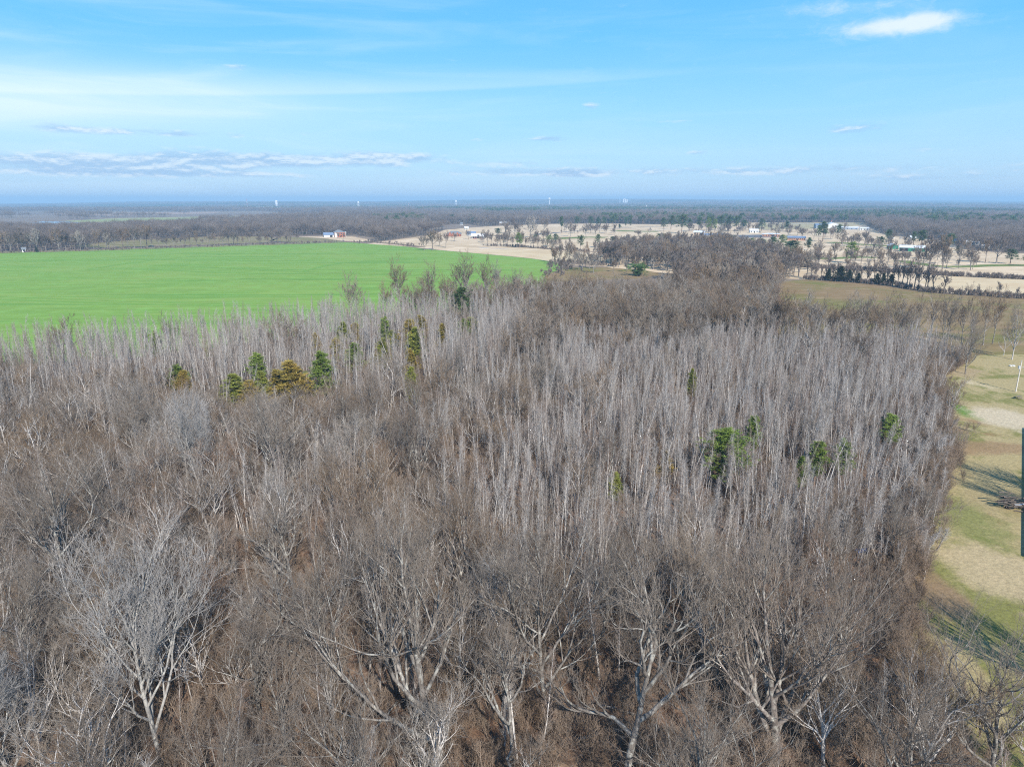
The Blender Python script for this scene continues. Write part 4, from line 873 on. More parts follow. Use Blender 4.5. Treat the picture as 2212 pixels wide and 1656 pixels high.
# ------------------------------------------------------------------ single trees
def plant(name, parts, x, y, H, H0, rz, label, cat, group=None, wide=1.0, z=0.0):
    s = H / H0; root = empty(name, (x, y, z), rz, (s * wide, s * wide, s)); tag(root, label, cat, group)
    for nm, me in parts: obj(nm, me, root)
    return root
FLATP = {}
def single(name, parts, key, x, y, H, H0, rz, label, cat, group=None, wide=1.0):
    """a far tree as one mesh of trunk and crown"""
    if key not in FLATP: FLATP[key] = join_parts(parts, name)
    o = obj(name, FLATP[key]); s = H / H0; o.location = (x, y, 0); o.rotation_euler = (0, 0, rz); o.scale = (s * wide, s * wide, s)
    return tag(o, label, cat, group)
def at(px, py, top):
    x, y = G(px, py); return x, y, HT(px, top, y)
TAKEN = []
for k, px, py, top, rz, H0, lb in [
    ('pale', 350, 1650, 1215, 0.2, 19, 'large pale white-limbed bare tree at the lower left'),
    ('big', 965, 1690, 1140, 0, 22, 'largest grey bare tree near the bottom centre, limbs sweeping left'),
    ('crooked', 1105, 1700, 1330, 2.2, 20, 'grey bare tree with pale forked limbs just right of the largest one'),
    ('round', 1175, 1560, 1120, 1.0, 18, 'upright grey tree of several straight stems right of the largest tree'),
    ('crooked', 1350, 1690, 1150, 0.1, 20, 'bare tree with crooked lichen-spotted limbs right of bottom centre'),
    ('vase', 1665, 1655, 1150, 0.1, 20, 'tall vase-shaped bare tree with dark trunk at the bottom right'),
    ('old', 2135, 1720, 1360, 1.9, 20, 'wide bare tree in the bottom right corner beside the dark lawn'),
    ('round', 1920, 1800, 1440, 2.4, 18, 'twiggy bare tree cut by the bottom edge right of the vase-shaped one'),
    ('pale', 45, 1740, 1390, 2.0, 19, 'pale thin-limbed tree in the bottom left corner'),
    ('old', 150, 1330, 1010, 0.6, 20, 'gnarled bare tree with twisted pale limbs at the left edge'),
    ('round', 600, 1085, 850, 0.3, 18, 'broad dome-crowned grey tree left of centre below the cedars'),
    ('pale', 445, 1090, 880, 1.2, 19, 'pale fan-shaped tree left of the dome-crowned one'),
    ('round', 905, 1075, 850, 1.7, 18, 'grey dome-crowned tree right of the cedar group, left of the dense stand'),
    ('round', 985, 872, 738, 2.9, 18, 'dark dome-crowned tree below the tall lone pine'),
    ('old', 720, 1490, 1180, 3.0, 20, 'brown-grey spreading tree between the pale one and the largest one'),
    ('old', 560, 1560, 1300, 4.0, 20, 'low spreading tree right of the pale white-limbed one'),
    ('vase', 1480, 1360, 1120, 2.0, 20, 'rounded brown tree standing in front of the dense slender stand'),
    ('round', 1925, 1222, 1080, 5.2, 18, 'bare tree leaning over the lawn at the corner of the wood'),
    ('round', 2085, 808, 692, 4.4, 18, 'rounded grey tree at the far corner of the wood above the lawn'),
    ('vase', 1790, 1290, 1110, 1.1, 20, 'grey tree left of the blue tarp in front of the stand'),
    ('old', 250, 1180, 980, 2.2, 20, 'dark gnarled tree below the left wood, above the pale one')]:
    x, y, H = at(px, py, top); TAKEN.append((x, y, 4.5 if y < 90 else 3.5)); plant('spreading_tree', HERO[k], x, y, H, H0, rz, lb, 'tree')
for i, (px, py, top, k, lb) in enumerate([(820, 1850, 1500, 'old', 'twiggy tree cut by the bottom edge left of the largest tree'), (500, 1880, 1560, 'round', 'tree crown cut by the bottom edge right of the pale tree'), (1480, 1900, 1520, 'old', 'branching crown cut by the bottom edge left of the vase-shaped tree'),
        (210, 1900, 1560, 'crooked', 'crooked tree crown cut by the bottom edge at lower left'), (640, 1330, 1060, 'crooked', 'grey crooked tree behind the brown-grey spreading one'), (870, 1400, 1100, 'round', 'fine-twigged dome tree behind the largest tree'), (1020, 1330, 1060, 'vase', 'vase-shaped grey tree behind the largest tree'),
        (330, 1420, 1130, 'round', 'dome-crowned tree behind the pale white-limbed one'), (1300, 1390, 1120, 'round', 'dome-crowned tree behind the crooked lichen-spotted one'), (60, 1500, 1200, 'round', 'dome-crowned tree low at the left edge'), (1820, 1480, 1210, 'round', 'fine-twigged tree right of the vase-shaped one'),
        (1560, 1480, 1190, 'crooked', 'crooked grey tree left of and behind the vase-shaped one'), (780, 1200, 950, 'vase', 'vase-shaped grey tree left of the dense stand'), (300, 1010, 830, 'vase', 'grey vase-shaped tree in the left wood')]):
    x, y, H = at(px, py, top); TAKEN.append((x, y, 3.0)); plant('spreading_tree', HERO[k], x, y, H, {'pale': 19, 'big': 22, 'crooked': 20, 'vase': 20, 'round': 18, 'old': 20}[k], 2.3 + i * 1.7, lb, 'tree')
for x, y, H, lb, rz in [(94.5, 108.5, 15.5, 'bare tree off the right edge casting the upper shadow on the lawn', 0), (90, 101, 15, 'bare tree off the right edge casting the lower shadow on the lawn', 2), (57.5, 60.5, 17, 'bare tree at the right edge over the big dark shadow', 1), (99, 104, 14, 'second bare tree off the right edge, added to thicken the upper lawn shadow', 3), (93, 95, 14, 'bare tree off the right edge, added to thicken the lower lawn shadow', 4), (62, 56, 16, 'bare tree just off the right edge, added to thicken the big dark shadow', 5)]:
    plant('spreading_tree', HERO['vase'], x, y, H, 20, rz, lb, 'tree')  # the last three are unseen trees added to thicken the lawn shadows
for i, (px, top, dd, w) in enumerate([(755, 602, 262, .7), (865, 570, 282, .62), (925, 576, 284, .6), (1000, 560, 292, .8), (1042, 566, 306, .55), (835, 615, 272, .6), (1075, 575, 318, .7), (962, 600, 280, .6), (705, 640, 256, .7), (1110, 590, 330, .8)]):
    x = (px - CX) / FPX * (dd * cp + 35 * sp); H = HT(px, top, dd); TAKEN.append((x, dd, 2))
    plant('tall_tree', TALL[i % 3], x, dd, H, 22, i * 1.3,
          ['tall thin bare tree at the left end of the row against the wheat', 'tallest slim reddish tree against the wheat, left of the others', 'second tall reddish tree against the wheat', 'broad tall tree against the wheat above the lone pine', 'thin tree against the wheat right of the broad one',
           'shorter bare tree below the tallest reddish one', 'bare tree right of the tall row at the wheat corner', 'small tree between two tall reddish trees', 'bushy bare tree low against the wheat, left of the row', 'bare tree where the wheat narrows'][i], 'tree', 'tall trees in front of the wheat', w * 1.6)

# evergreens in the wood
for k, px, py, top, w, lb in [
    (0, 1563, 1062, 926, 74, 'largest green pine standing in the grey stand'), (1, 1620, 1010, 894, 30, 'narrow yellow-green pine behind the largest pine'), (1, 1756, 1062, 948, 40, 'thin-topped pine in the middle of the right-hand three'),
    (1, 1820, 1066, 947, 40, 'leaning narrow pine right of the other two in the stand'), (2, 1726, 1066, 985, 32, 'smallest pine of the three in the right of the stand'), (1, 1918, 990, 897, 40, 'sparse dark pine nearest the lawn in the stand'),
    (2, 697, 872, 758, 52, 'rounded dark green pine at the right of the cedar group'), (1, 560, 850, 764, 38, 'round-topped green pine behind the olive cedars'), (1, 338, 800, 716, 28, 'lone narrow green pine on the left before the wheat'),
    (2, 766, 815, 740, 42, 'bright yellow-green pine above the round dark one'), (1, 1000, 752, 690, 32, 'dark green pine below the tall lone pine'), (1, 828, 762, 684, 24, 'dark green pencil-shaped evergreen among the rusty cedars'),
    (2, 388, 850, 786, 46, 'olive green pine at the left end of the cedar group')]:
    x, y, H = at(px, py, top); p0, H0, W0 = [(PINE[0], 13, 6.5), (PINE[1], 13, 4.2), (PINE[2], 12, 5.2)][k]; W = w * (y * cp + (CAMZ - 5) * sp) / FPX; TAKEN.append((x, y, 1.8))
    plant('pine_tree', p0, x, y, H, H0, px * .37, lb, 'pine tree', None, [1.9, 1.45, 1.6][k] * W / W0 * H0 / H)
x, y, H = at(997, 714, 620); plant('pine_tree', WPINE, x, y, H, 18, 1.0, 'tall lone dark pine with layered branches near the wheat edge', 'pine tree', None, 1.7); TAKEN.append((x, y, 8))
for k, px, py, top, w, lb in [
    ('rust', 640, 885, 778, 66, 'largest rusty cedar left of the round dark pine'), ('rust', 607, 880, 796, 40, 'smaller rusty cedar left of the largest one'), ('olive', 505, 885, 806, 52, 'wide olive cedar at the left of the group'),
    ('rust', 543, 888, 822, 46, 'low rusty cedar right of the wide olive one'), ('olive', 565, 880, 800, 34, 'olive cedar under the round-topped pine'), ('rust', 735, 808, 730, 36, 'rusty cedar left of the bright yellow-green pine'),
    ('rust', 766, 756, 697, 30, 'orange cedar behind the bright yellow-green pine'), ('olive', 742, 762, 694, 26, 'olive cedar left of the orange one'), ('rust', 688, 785, 718, 24, 'thin rusty cedar among slender trunks above the group'),
    ('olive', 833, 805, 728, 30, 'olive cedar right of the bright pine'), ('rust', 886, 775, 690, 44, 'broad rusty cedar right of the pencil evergreen'), ('rust', 914, 752, 680, 38, 'pointed rusty cedar at the top of the cedar patch'),
    ('olive', 900, 790, 706, 40, 'olive cedar in front of the broad rusty one'), ('rust', 960, 765, 698, 26, 'small orange cedar left of the dark green pine'), ('rust', 890, 830, 752, 30, 'thin rusty cedar at the front of the upper patch'),
    ('olive', 893, 880, 790, 26, 'olive cedar half hidden by grey twigs below the patch'), ('rust', 810, 815, 762, 24, 'small rusty cedar between bright pine and broad cedar'), ('olive', 1020, 738, 684, 34, 'yellowish olive cedar right of the dark green pine'),
    ('olive', 848, 768, 712, 22, 'small olive cedar right of the pencil evergreen'), ('olive', 1491, 862, 795, 18, 'small olive cedar high in the middle of the stand'), ('rust', 1436, 1045, 972, 26, 'rusty cedar left of the largest pine'),
    ('olive', 1328, 1085, 1018, 30, 'dim olive cedar low in the stand left of the pines'), ('olive', 455, 790, 745, 18, 'tiny olive cedar in the slender trees left of the group'), ('rust', 400, 862, 800, 34, 'rusty cedar under the olive pine at the left')]:
    x, y, H = at(px, py, top); W = w * (y * cp + (CAMZ - 4) * sp) / FPX; TAKEN.append((x, y, 1.4))
    plant('cedar_tree', CEDAR[k], x, y, H, 8, px * .53, lb, 'cedar tree', None, 1.65 * W / 3.6 * 8 / H)

# ------------------------------------------------------------------ the wood: nearest 300 of a kind one by one, the rest as stuff
rg = np.random.default_rng(21)
TK = np.array(TAKEN)
EVG = np.array([(o.location.x, o.location.y, o.scale.z) for o in COL.objects if o.type == 'EMPTY' and o.name.split('.')[0] in ('pine_tree', 'cedar_tree') and o.location.y < 300])
def shades(x, y, half=2.6, length=19):
    # stands close in front of an evergreen, so would hide it; those spots are thin in the wood
    r = np.zeros(len(x), bool)
    for ex, ey, ez in EVG:
        big_ = ey > 250 and ez > 1.15
        d = np.hypot(ex, ey); ux, uy = -ex / d, -ey / d; a = (x - ex) * ux + (y - ey) * uy; b = np.abs((x - ex) * uy - (y - ey) * ux)
        r |= (a > 0) & (a < (60 if big_ else 15 if ey < 140 else 20)) & (b < (6 if big_ else half))
    return r
def free(x, y, f=1.0):
    d = np.hypot(x[:, None] - TK[None, :, 0], y[:, None] - TK[None, :, 1]); return (d > TK[None, :, 2] * f).all(1)
def dense_zone(x, y):
    """1 where the slender plantation stands"""
    right = (x > -4 + (y - 98) * .20) & (y > 78) & (y < 226)
    left = (x < -2 + (y - 200) * .12) & (y > 158 + vnoise(x, y, 22, 3) * 22) & (y < 270)
    return right | left
X, Y = grid_pts(rg, -240, 175, 30, 480, 1.9)
ok = inside(WOODS, X, Y) & in_view(X, Y); X, Y = X[ok], Y[ok]
dz_ = dense_zone(X, Y); n_ = vnoise(X, Y, 17, 8)
keep = np.where(dz_, rg.random(len(X)) < .80, rg.random(len(X)) < np.where(Y < 80, .06, np.where(Y > 262, .22, .20 + .25 * (n_ > .6))))
keep &= ~((X > 41) & (Y > 54) & (Y < 82)) & free(X, Y, .55) & ~(shades(X, Y) & (rg.random(len(X)) < np.where(Y > 140, .88, .6))); PX_, PY_ = X[keep], Y[keep]
X, Y = grid_pts(rg, -240, 175, 22, 480, 5.3)
ok = inside(WOODS, X, Y) & in_view(X, Y) & free(X, Y, .9); X, Y = X[ok], Y[ok]
dz_ = dense_zone(X, Y)
keep = np.where(dz_, rg.random(len(X)) < np.where(X > 0, .07, .025), rg.random(len(X)) < np.where(Y < 62, .40, .82)); keep &= ~shades(X, Y, 4.2, 20); keep &= ~((X > 39) & (Y > 54) & (Y < 82)); MX_, MY_ = X[keep], Y[keep]
X, Y = grid_pts(rg, -240, 175, 28, 330, 1.75)
ok = inside(WOODS, X, Y) & in_view(X, Y, h=4); X, Y = X[ok], Y[ok]
keep = rg.random(len(X)) < np.where(dense_zone(X, Y), .55, np.where(Y < 85, .92, .65)); BX_, BY_ = X[keep], Y[keep]
# brush creeping out of the wood's edge along the lawn
e_ = [(45, 58), (48, 71), (61, 90), (85, 122), (101, 149), (112, 171), (128, 195), (146, 212)]
for i in range(len(e_) - 1):
    a, b = np.array(e_[i]), np.array(e_[i + 1]); k = int(np.linalg.norm(b - a) / .28)
    q = a + (b - a) * rg.random((k, 1)) + rg.normal(0, 1.3, (k, 2)) + [-1.9, .9]; BX_ = np.append(BX_, q[:, 0]); BY_ = np.append(BY_, q[:, 1])
X, Y = grid_pts(rg, 60, 140, 80, 215, .9); q = rg.random(len(X)) < 0; 

def zone_label(x, y):
    a, b = proj(x, y, 8.0)
    if y > 262: return ('bare tree on the wooded rise between the wheat and the pasture', 'trees on the wooded rise')
    if x > -4 + (y - 98) * .2 and y > 78: return ('bushy bare tree inside the dense slender stand at right', 'bushy trees in the slender stand')
    if b < 960: return ('bare tree in the band of mixed wood below the cedars', 'trees in the mixed band')
    if a < 520: return ('brown-grey bare tree in the dark wood at the left', 'trees in the dark left wood')
    if a < 1080: return ('twiggy bare tree in the mixed wood around the largest tree', 'trees around the largest tree')
    return ('twiggy bare tree in the wood below the slender stand', 'trees below the slender stand')
def pole_label(x, y):
    if y > 180 and x < 20: return ('slender pale tree in the stand along the wheat edge', 'slender trees along the wheat')
    if x > -4 + (y - 98) * .2 and y > 78: return ('slender pale-barked bare tree in the dense stand beside the lawn', 'slender trees of the dense stand')
    return ('slender bare tree scattered among the spreading trees', 'slender trees among the spreading ones')
def individuals(X, Y, n, variants, name, cat, lab, H0s, hr, wr, taken_d):
    o = np.argsort(np.hypot(X, Y)); rel = relative(X, Y, o[:n], 'slender bare tree' if name == 'slender_tree' else 'twiggy bare tree', 15)
    for q in o[:n]:
        i = int(rg.integers(len(variants))); lb, gp = lab(X[q], Y[q]); lb = rel.get(q, lb); H = rg.uniform(*hr) * H0s * (1.32 if name == 'slender_tree' and Y[q] > 150 and X[q] < 20 else 1.0) * (float(taper(X[q], Y[q])) ** (1.0 if name == 'slender_tree' else .6))
        plant(name, variants[i], X[q], Y[q], H, H0s, rg.uniform(0, 6.28), lb, cat, gp, rg.uniform(*wr)).rotation_euler.x = rg.normal(0, .055)
    return o[n:]
def rest(name, X, Y, sel, variants, hr, wr, label, cat, sources=None):
    n = len(sel); s = rg.uniform(*hr, n); w = s * rg.uniform(*wr, n)
    if name == 'slender_woodland': s = s * np.where((Y[sel] > 150) & (X[sel] < 20), 1.32, 1.0) * taper(X[sel], Y[sel])
    P = np.stack([X[sel], Y[sel], np.zeros(n)], 1); rot = np.stack([rg.normal(0, .055, n), rg.normal(0, .055, n), rg.uniform(0, 6.28, n)], 1)
    src = sources or [join_parts(v, name) for v in variants]
    return stuff_instances(name, P, rot, np.stack([w, w, s], 1), rg.integers(0, len(src), n), src, label, cat)
EDGE = np.array([(45, 58), (48, 71), (61, 90), (85, 122), (101, 149), (112, 171), (128, 195), (146, 212)], float)
def taper(x, y):
    # young growth gets lower towards the open lawn
    r = np.full(np.shape(x), 99.)
    for (ax, ay), (bx_, by_) in zip(EDGE[:-1], EDGE[1:]):
        L_ = math.hypot(bx_ - ax, by_ - ay); t_ = np.clip(((x - ax) * (bx_ - ax) + (y - ay) * (by_ - ay)) / L_ ** 2, 0, 1); r = np.minimum(r, np.hypot(x - ax - t_ * (bx_ - ax), y - ay - t_ * (by_ - ay)))
    return .55 + .45 * np.clip(r / 13, 0, 1)
ANCH = [(o.location.x, o.location.y, o['label']) for o in COL.objects if 'label' in o and o.name.split('.')[0] in ('spreading_tree', 'pine_tree', 'cedar_tree') and 0 < o.location.y < 270 and abs(proj(o.location.x, o.location.y)[0] - 1106) < 1106]
SHORT = {'large pale white-limbed bare tree at the lower left': 'pale white-limbed tree', 'largest grey bare tree near the bottom centre, limbs sweeping left': 'largest tree at bottom centre', 'tall vase-shaped bare tree with dark trunk at the bottom right': 'vase-shaped tree',
         'bare tree with crooked lichen-spotted limbs right of bottom centre': 'crooked lichen-spotted tree', 'gnarled bare tree with twisted pale limbs at the left edge': 'gnarled tree at the left edge', 'broad dome-crowned grey tree left of centre below the cedars': 'dome-crowned tree below the cedars',
         'pale fan-shaped tree left of the dome-crowned one': 'pale fan-shaped tree', 'dark dome-crowned tree below the tall lone pine': 'dark dome-crowned tree below the lone pine', 'largest green pine standing in the grey stand': 'largest pine in the stand', 'rounded dark green pine at the right of the cedar group': 'round dark pine',
         'tall lone dark pine with layered branches near the wheat edge': 'tall lone pine', 'rounded brown tree standing in front of the dense slender stand': 'rounded brown tree', 'wide olive cedar at the left of the group': 'wide olive cedar', 'largest rusty cedar left of the round dark pine': 'largest rusty cedar',
         'smallest pine of the three in the right of the stand': 'smallest pine of three', 'sparse dark pine nearest the lawn in the stand': 'sparse pine nearest the lawn', 'bare tree leaning over the lawn at the corner of the wood': 'tree leaning over the lawn', 'lone narrow green pine on the left before the wheat': 'lone narrow pine before the wheat',
         'wide bare tree in the bottom right corner beside the dark lawn': 'wide tree in the bottom right corner', 'grey tree left of the blue tarp in front of the stand': 'tree left of the blue tarp', 'brown-grey spreading tree between the pale one and the largest one': 'brown-grey spreading tree',
         'dark gnarled tree below the left wood, above the pale one': 'dark gnarled tree above the pale one', 'grey dome-crowned tree right of the cedar group, left of the dense stand': 'grey dome-crowned tree right of the cedars', 'upright grey tree of several straight stems right of the largest tree': 'upright many-stemmed tree'}
USED = {}
def relative(X, Y, order, word, reach):
    # name a tree by its side of the nearest tree that has a description of its own
    out = {}
    for q in order:
        best = None
        for ax, ay, lb in ANCH:
            if lb in SHORT:
                d = math.hypot(X[q] - ax, Y[q] - ay)
                if d < reach and (best is None or d < best[0]): best = (d, ax, ay, SHORT[lb])
        if best:
            dx_, dy_ = X[q] - best[1], Y[q] - best[2]
            side = ('left of' if dx_ < 0 else 'right of') if abs(dx_) > abs(dy_) else ('behind' if dy_ > 0 else 'in front of')
            out.setdefault((side, best[3]), []).append((best[0], q))
    lab = {}
    for (side, nm), l in out.items():
        for k, (_, q) in enumerate(sorted(l)[:3]): lab[q] = '%s %s %s the %s' % (['nearest', 'second', 'third'][k], word, side, nm)
    return lab
r1 = individuals(PX_, PY_, 300, POLE, 'slender_tree', 'tree', pole_label, 14., (.44, .90), (.9, 1.7), 0)
rest('slender_woodland', PX_, PY_, r1, POLE, (.44, .90), (.9, 1.7), 'dense stand of slender pale bare trees filling the middle of the wood', 'woodland')
r2 = individuals(MX_, MY_, 270, MID, 'bare_tree', 'tree', zone_label, 15.5, (.46, .88), (.95, 1.35), 0)
near = r2[MY_[r2] < 185]; far_ = r2[MY_[r2] >= 330]; mid_ = r2[(MY_[r2] >= 185) & (MY_[r2] < 330)]
rest('mixed_woodland', MX_, MY_, near, MID, (.46, .86), (.95, 1.35), 'bare mixed woodland of twiggy trees in the middle distance', 'woodland')
rest('rise_woodland', MX_, MY_, mid_, MID2, (.85, 1.2), (.85, 1.15), 'bare brown wood of larger trees behind the slender stand', 'woodland')
PARKF = [join_parts(v, 'park') for v in PARK]; HEDGEF = [join_parts(v, 'hedge') for v in HEDGE]
rest('ridge_woodland', MX_, MY_, far_, None, (.95, 1.35), (.8, 1.1), 'bare grey-brown woodland along the rise beyond the stand', 'woodland', PARKF)
rest('undergrowth', BX_, BY_, np.arange(len(BX_)), BRUSH, (.5, 1.3), (.8, 1.4), 'brown twiggy undergrowth on the floor of the wood', 'undergrowth')
print('poles', len(PX_), 'mid', len(MX_), 'brush', len(BX_))

for i, (px, py, a, L_) in enumerate([(230, 1560, .4, 7), (640, 1600, 2.4, 8), (800, 1590, 1.1, 6), (1250, 1600, .2, 7), (1420, 1560, 2.8, 6), (520, 1420, .9, 7), (1560, 1600, 1.9, 5), (1900, 1560, .6, 6), (90, 1600, 2.0, 6), (1130, 1500, 2.7, 6), (380, 1600, 2.9, 5), (720, 1500, .1, 6)]):
    x, y = G(px, py); d = np.array([[math.cos(a), math.sin(a), .03]]); p_, q_ = shoot(rg, np.array([[0, 0, .18]]), d, np.array([float(L_)]), np.array([.17]), np.array([.05]), 8, .05, 0)
    root = empty('fallen_tree', (x, y, .06)); tag(root, 'grey fallen trunk lying on the leaf litter low in the picture', 'fallen tree', 'fallen trunks on the leaf litter')
    b_ = Bag(); b_.tube(p_, q_, 7); obj('trunk', b_.build('trunk', [M['oak_bark']]), root)
    P_, D_, L2_, r2_ = kids(rg, p_, q_, np.array([float(L_)]), 9, .45, 1.0, 50, 12, .32, .5, up=.25); p2, q2 = shoot(rg, P_, D_, L2_, r2_, r2_ * .2 + .004, 5, .12, 0)
    b_ = Bag(); b_.tube(p2, q2, 4); obj('branch', b_.build('branch', [M['oak_bark']]), root)

# ------------------------------------------------------------------ trees beyond the wood
W2 = PG((1285, 566), (1330, 548), (1430, 538), (1560, 537), (1640, 552), (1700, 580), (1745, 602), (1600, 600), (1440, 586), (1340, 575))
X, Y = grid_pts(rg, 20, 330, 380, 760, 7.4, 1.3); ok = inside(W2, X, Y) & ((vnoise(X, Y, 34, 5) > .22) | (Y < 430)); X, Y = X[ok], Y[ok]
rest('far_side_woodland', X, Y, np.arange(len(X)), None, (.6, 1.3), (.75, 1.15), 'bare wood on the far side of the pasture, running to the golf course', 'woodland', PARKF)
# bare trees standing singly on the golf course and by the fields
BT = [(1765.7, 556, 523, 30, 'rounded bare tree left of the pair below the school'), (1801, 558, 526, 30, 'rounded bare tree between the lone bright pine and the left pair'), (1890.5, 556, 518, 30, 'dark bare tree left of the green barn'),
      (1914, 590, 524, 16, 'tall thin bare tree in front of the green barn'), (2007.5, 581, 516, 54, 'broad bare tree below the green workshop'), (2035, 583, 512, 38, 'bare tree right of the broad one below the workshop'),
      (2072.5, 562, 536, 20, 'small bare tree on the tan slope at right'), (2096, 584, 534, 34, 'open bare tree on the tan slope beside the ditch'), (2152, 569, 512, 56, 'large domed bare tree near the right edge pine'), (2128, 568, 520, 26, 'leaning bare tree left of the large domed one'),
      (1817.7, 527, 496, 34, 'spreading bare oak on the rise below the hangar'), (1867, 530, 500, 30, 'bare tree on the fairway right of the spreading oak'), (1846, 530, 508, 18, 'thin bare tree left of the fairway pair'), (1732, 514, 495, 32, 'flat-topped bare tree above the school'),
      (1676, 512, 489, 20, 'bare tree above the low brown school block'), (1701, 514, 494, 22, 'reddish bare tree right of the low brown block'), (1758, 516, 494, 18, 'bare tree left of the trio before the hangar'), (1794, 517, 495, 16, 'bare tree in the trio before the hangar'),
      (1194, 568, 518, 22, 'tall bare tree at the right tip of the wheat'), (1212, 568, 524, 12, 'narrow bare tree just right of the wheat tip'), (1229, 567, 518, 24, 'dark bare tree in the clump by the wheat tip'), (1241, 572, 530, 18, 'leaning dark tree in the clump by the wheat tip'),
      (1267, 570, 525, 16, 'thin bare tree right of the clump by the track'), (1284, 560, 520, 14, 'slim bare tree beside the small pine'), (1324, 570, 516, 54, 'big pale-limbed bare tree beside the farm track'), (1300, 560, 525, 18, 'bare sapling left of the big pale-limbed tree'),
      (1145, 513, 470, 40, 'wide bare tree on the golf course above the fence row'), (1174, 507, 470, 34, 'wide bare tree right of the first on the golf course'), (1112, 515, 478, 36, 'bare tree at the left of the golf course grove'), (1092, 512, 480, 30, 'bare tree at the far left of the golf course grove'),
      (1232, 511, 480, 20, 'bare tree on the tan fairway left of the leafless oak'), (1266, 512, 488, 26, 'pale bare tree in the middle of the tan fairway'), (1286, 507, 487, 22, 'bare tree right of the pale one on the fairway'), (1326.5, 508, 494, 14, 'small bare tree alone on the fairway'),
      (1404, 504, 492, 12, 'little bare tree far along the fairway'), (1378, 513, 498, 30, 'dark bare oak at the end of the fairway'),
      (916, 540.5, 508, 28, 'left tree of the pair at the corner of the wheat'), (934, 540.5, 500, 40, 'right larger tree of the pair at the corner of the wheat'), (949, 532, 506, 20, 'small tree behind the wheat corner pair'), (963, 536, 502, 18, 'bare tree with thick trunk right of the pair'), (982, 521, 504, 20, 'little pale tree before the red brick house'),
      (730, 515, 503, 14, 'small tree before the columned house'), (743, 515.5, 505, 12, 'small round tree at the corner of the columned house'),
      (2186, 777, 664, 52, 'bare tree on the pasture edge at the right side'), (2168, 768, 700, 26, 'thin tree left of the one on the pasture edge')]
for i, (px, py, top, w, lb) in enumerate(BT):
    x, y, H = at(px, py, top); W = w * (y * cp + (CAMZ - 6) * sp) / FPX; k = i % 4
    if y < 300: plant('parkland_tree', MID[i % 5], x, y, H, 15.5, i * 2.1, lb, 'tree', None, W / 9.0 * 15.5 / H)
    else: single('parkland_tree', PARK[k], ('p', k), x, y, H, 14, i * 2.1, lb, 'tree', None, W / 10.5 * 14 / H)
GX, GY = grid_pts(rg, -150, 620, 420, 1250, 17, 1.4); ok = inside(GOLF, GX, GY); GA, GB = proj(GX, GY); ok &= (GB < 600) & (GA > 1010) & (GA < 2230) & ~inside(PG((1000, 560), (1000, 536), (1180, 538), (1320, 552), (1400, 575)), GX, GY) & ~inside(W2, GX, GY) & ~((GA > 1960) & (GB > 588)) & (vnoise(GX, GY, 110, 55) * .75 + vnoise(GX, GY, 30, 56) * .25 > .715)
for i, (x, y) in enumerate(zip(GX[ok], GY[ok])):
    single('parkland_tree', PARK[i % 4], ('p', i % 4), x, y, rg.uniform(4.5, 15), 14, i * 2.1, 'smaller bare tree scattered over the tan golf course', 'tree', 'bare trees scattered over the golf course', rg.uniform(.9, 1.2))
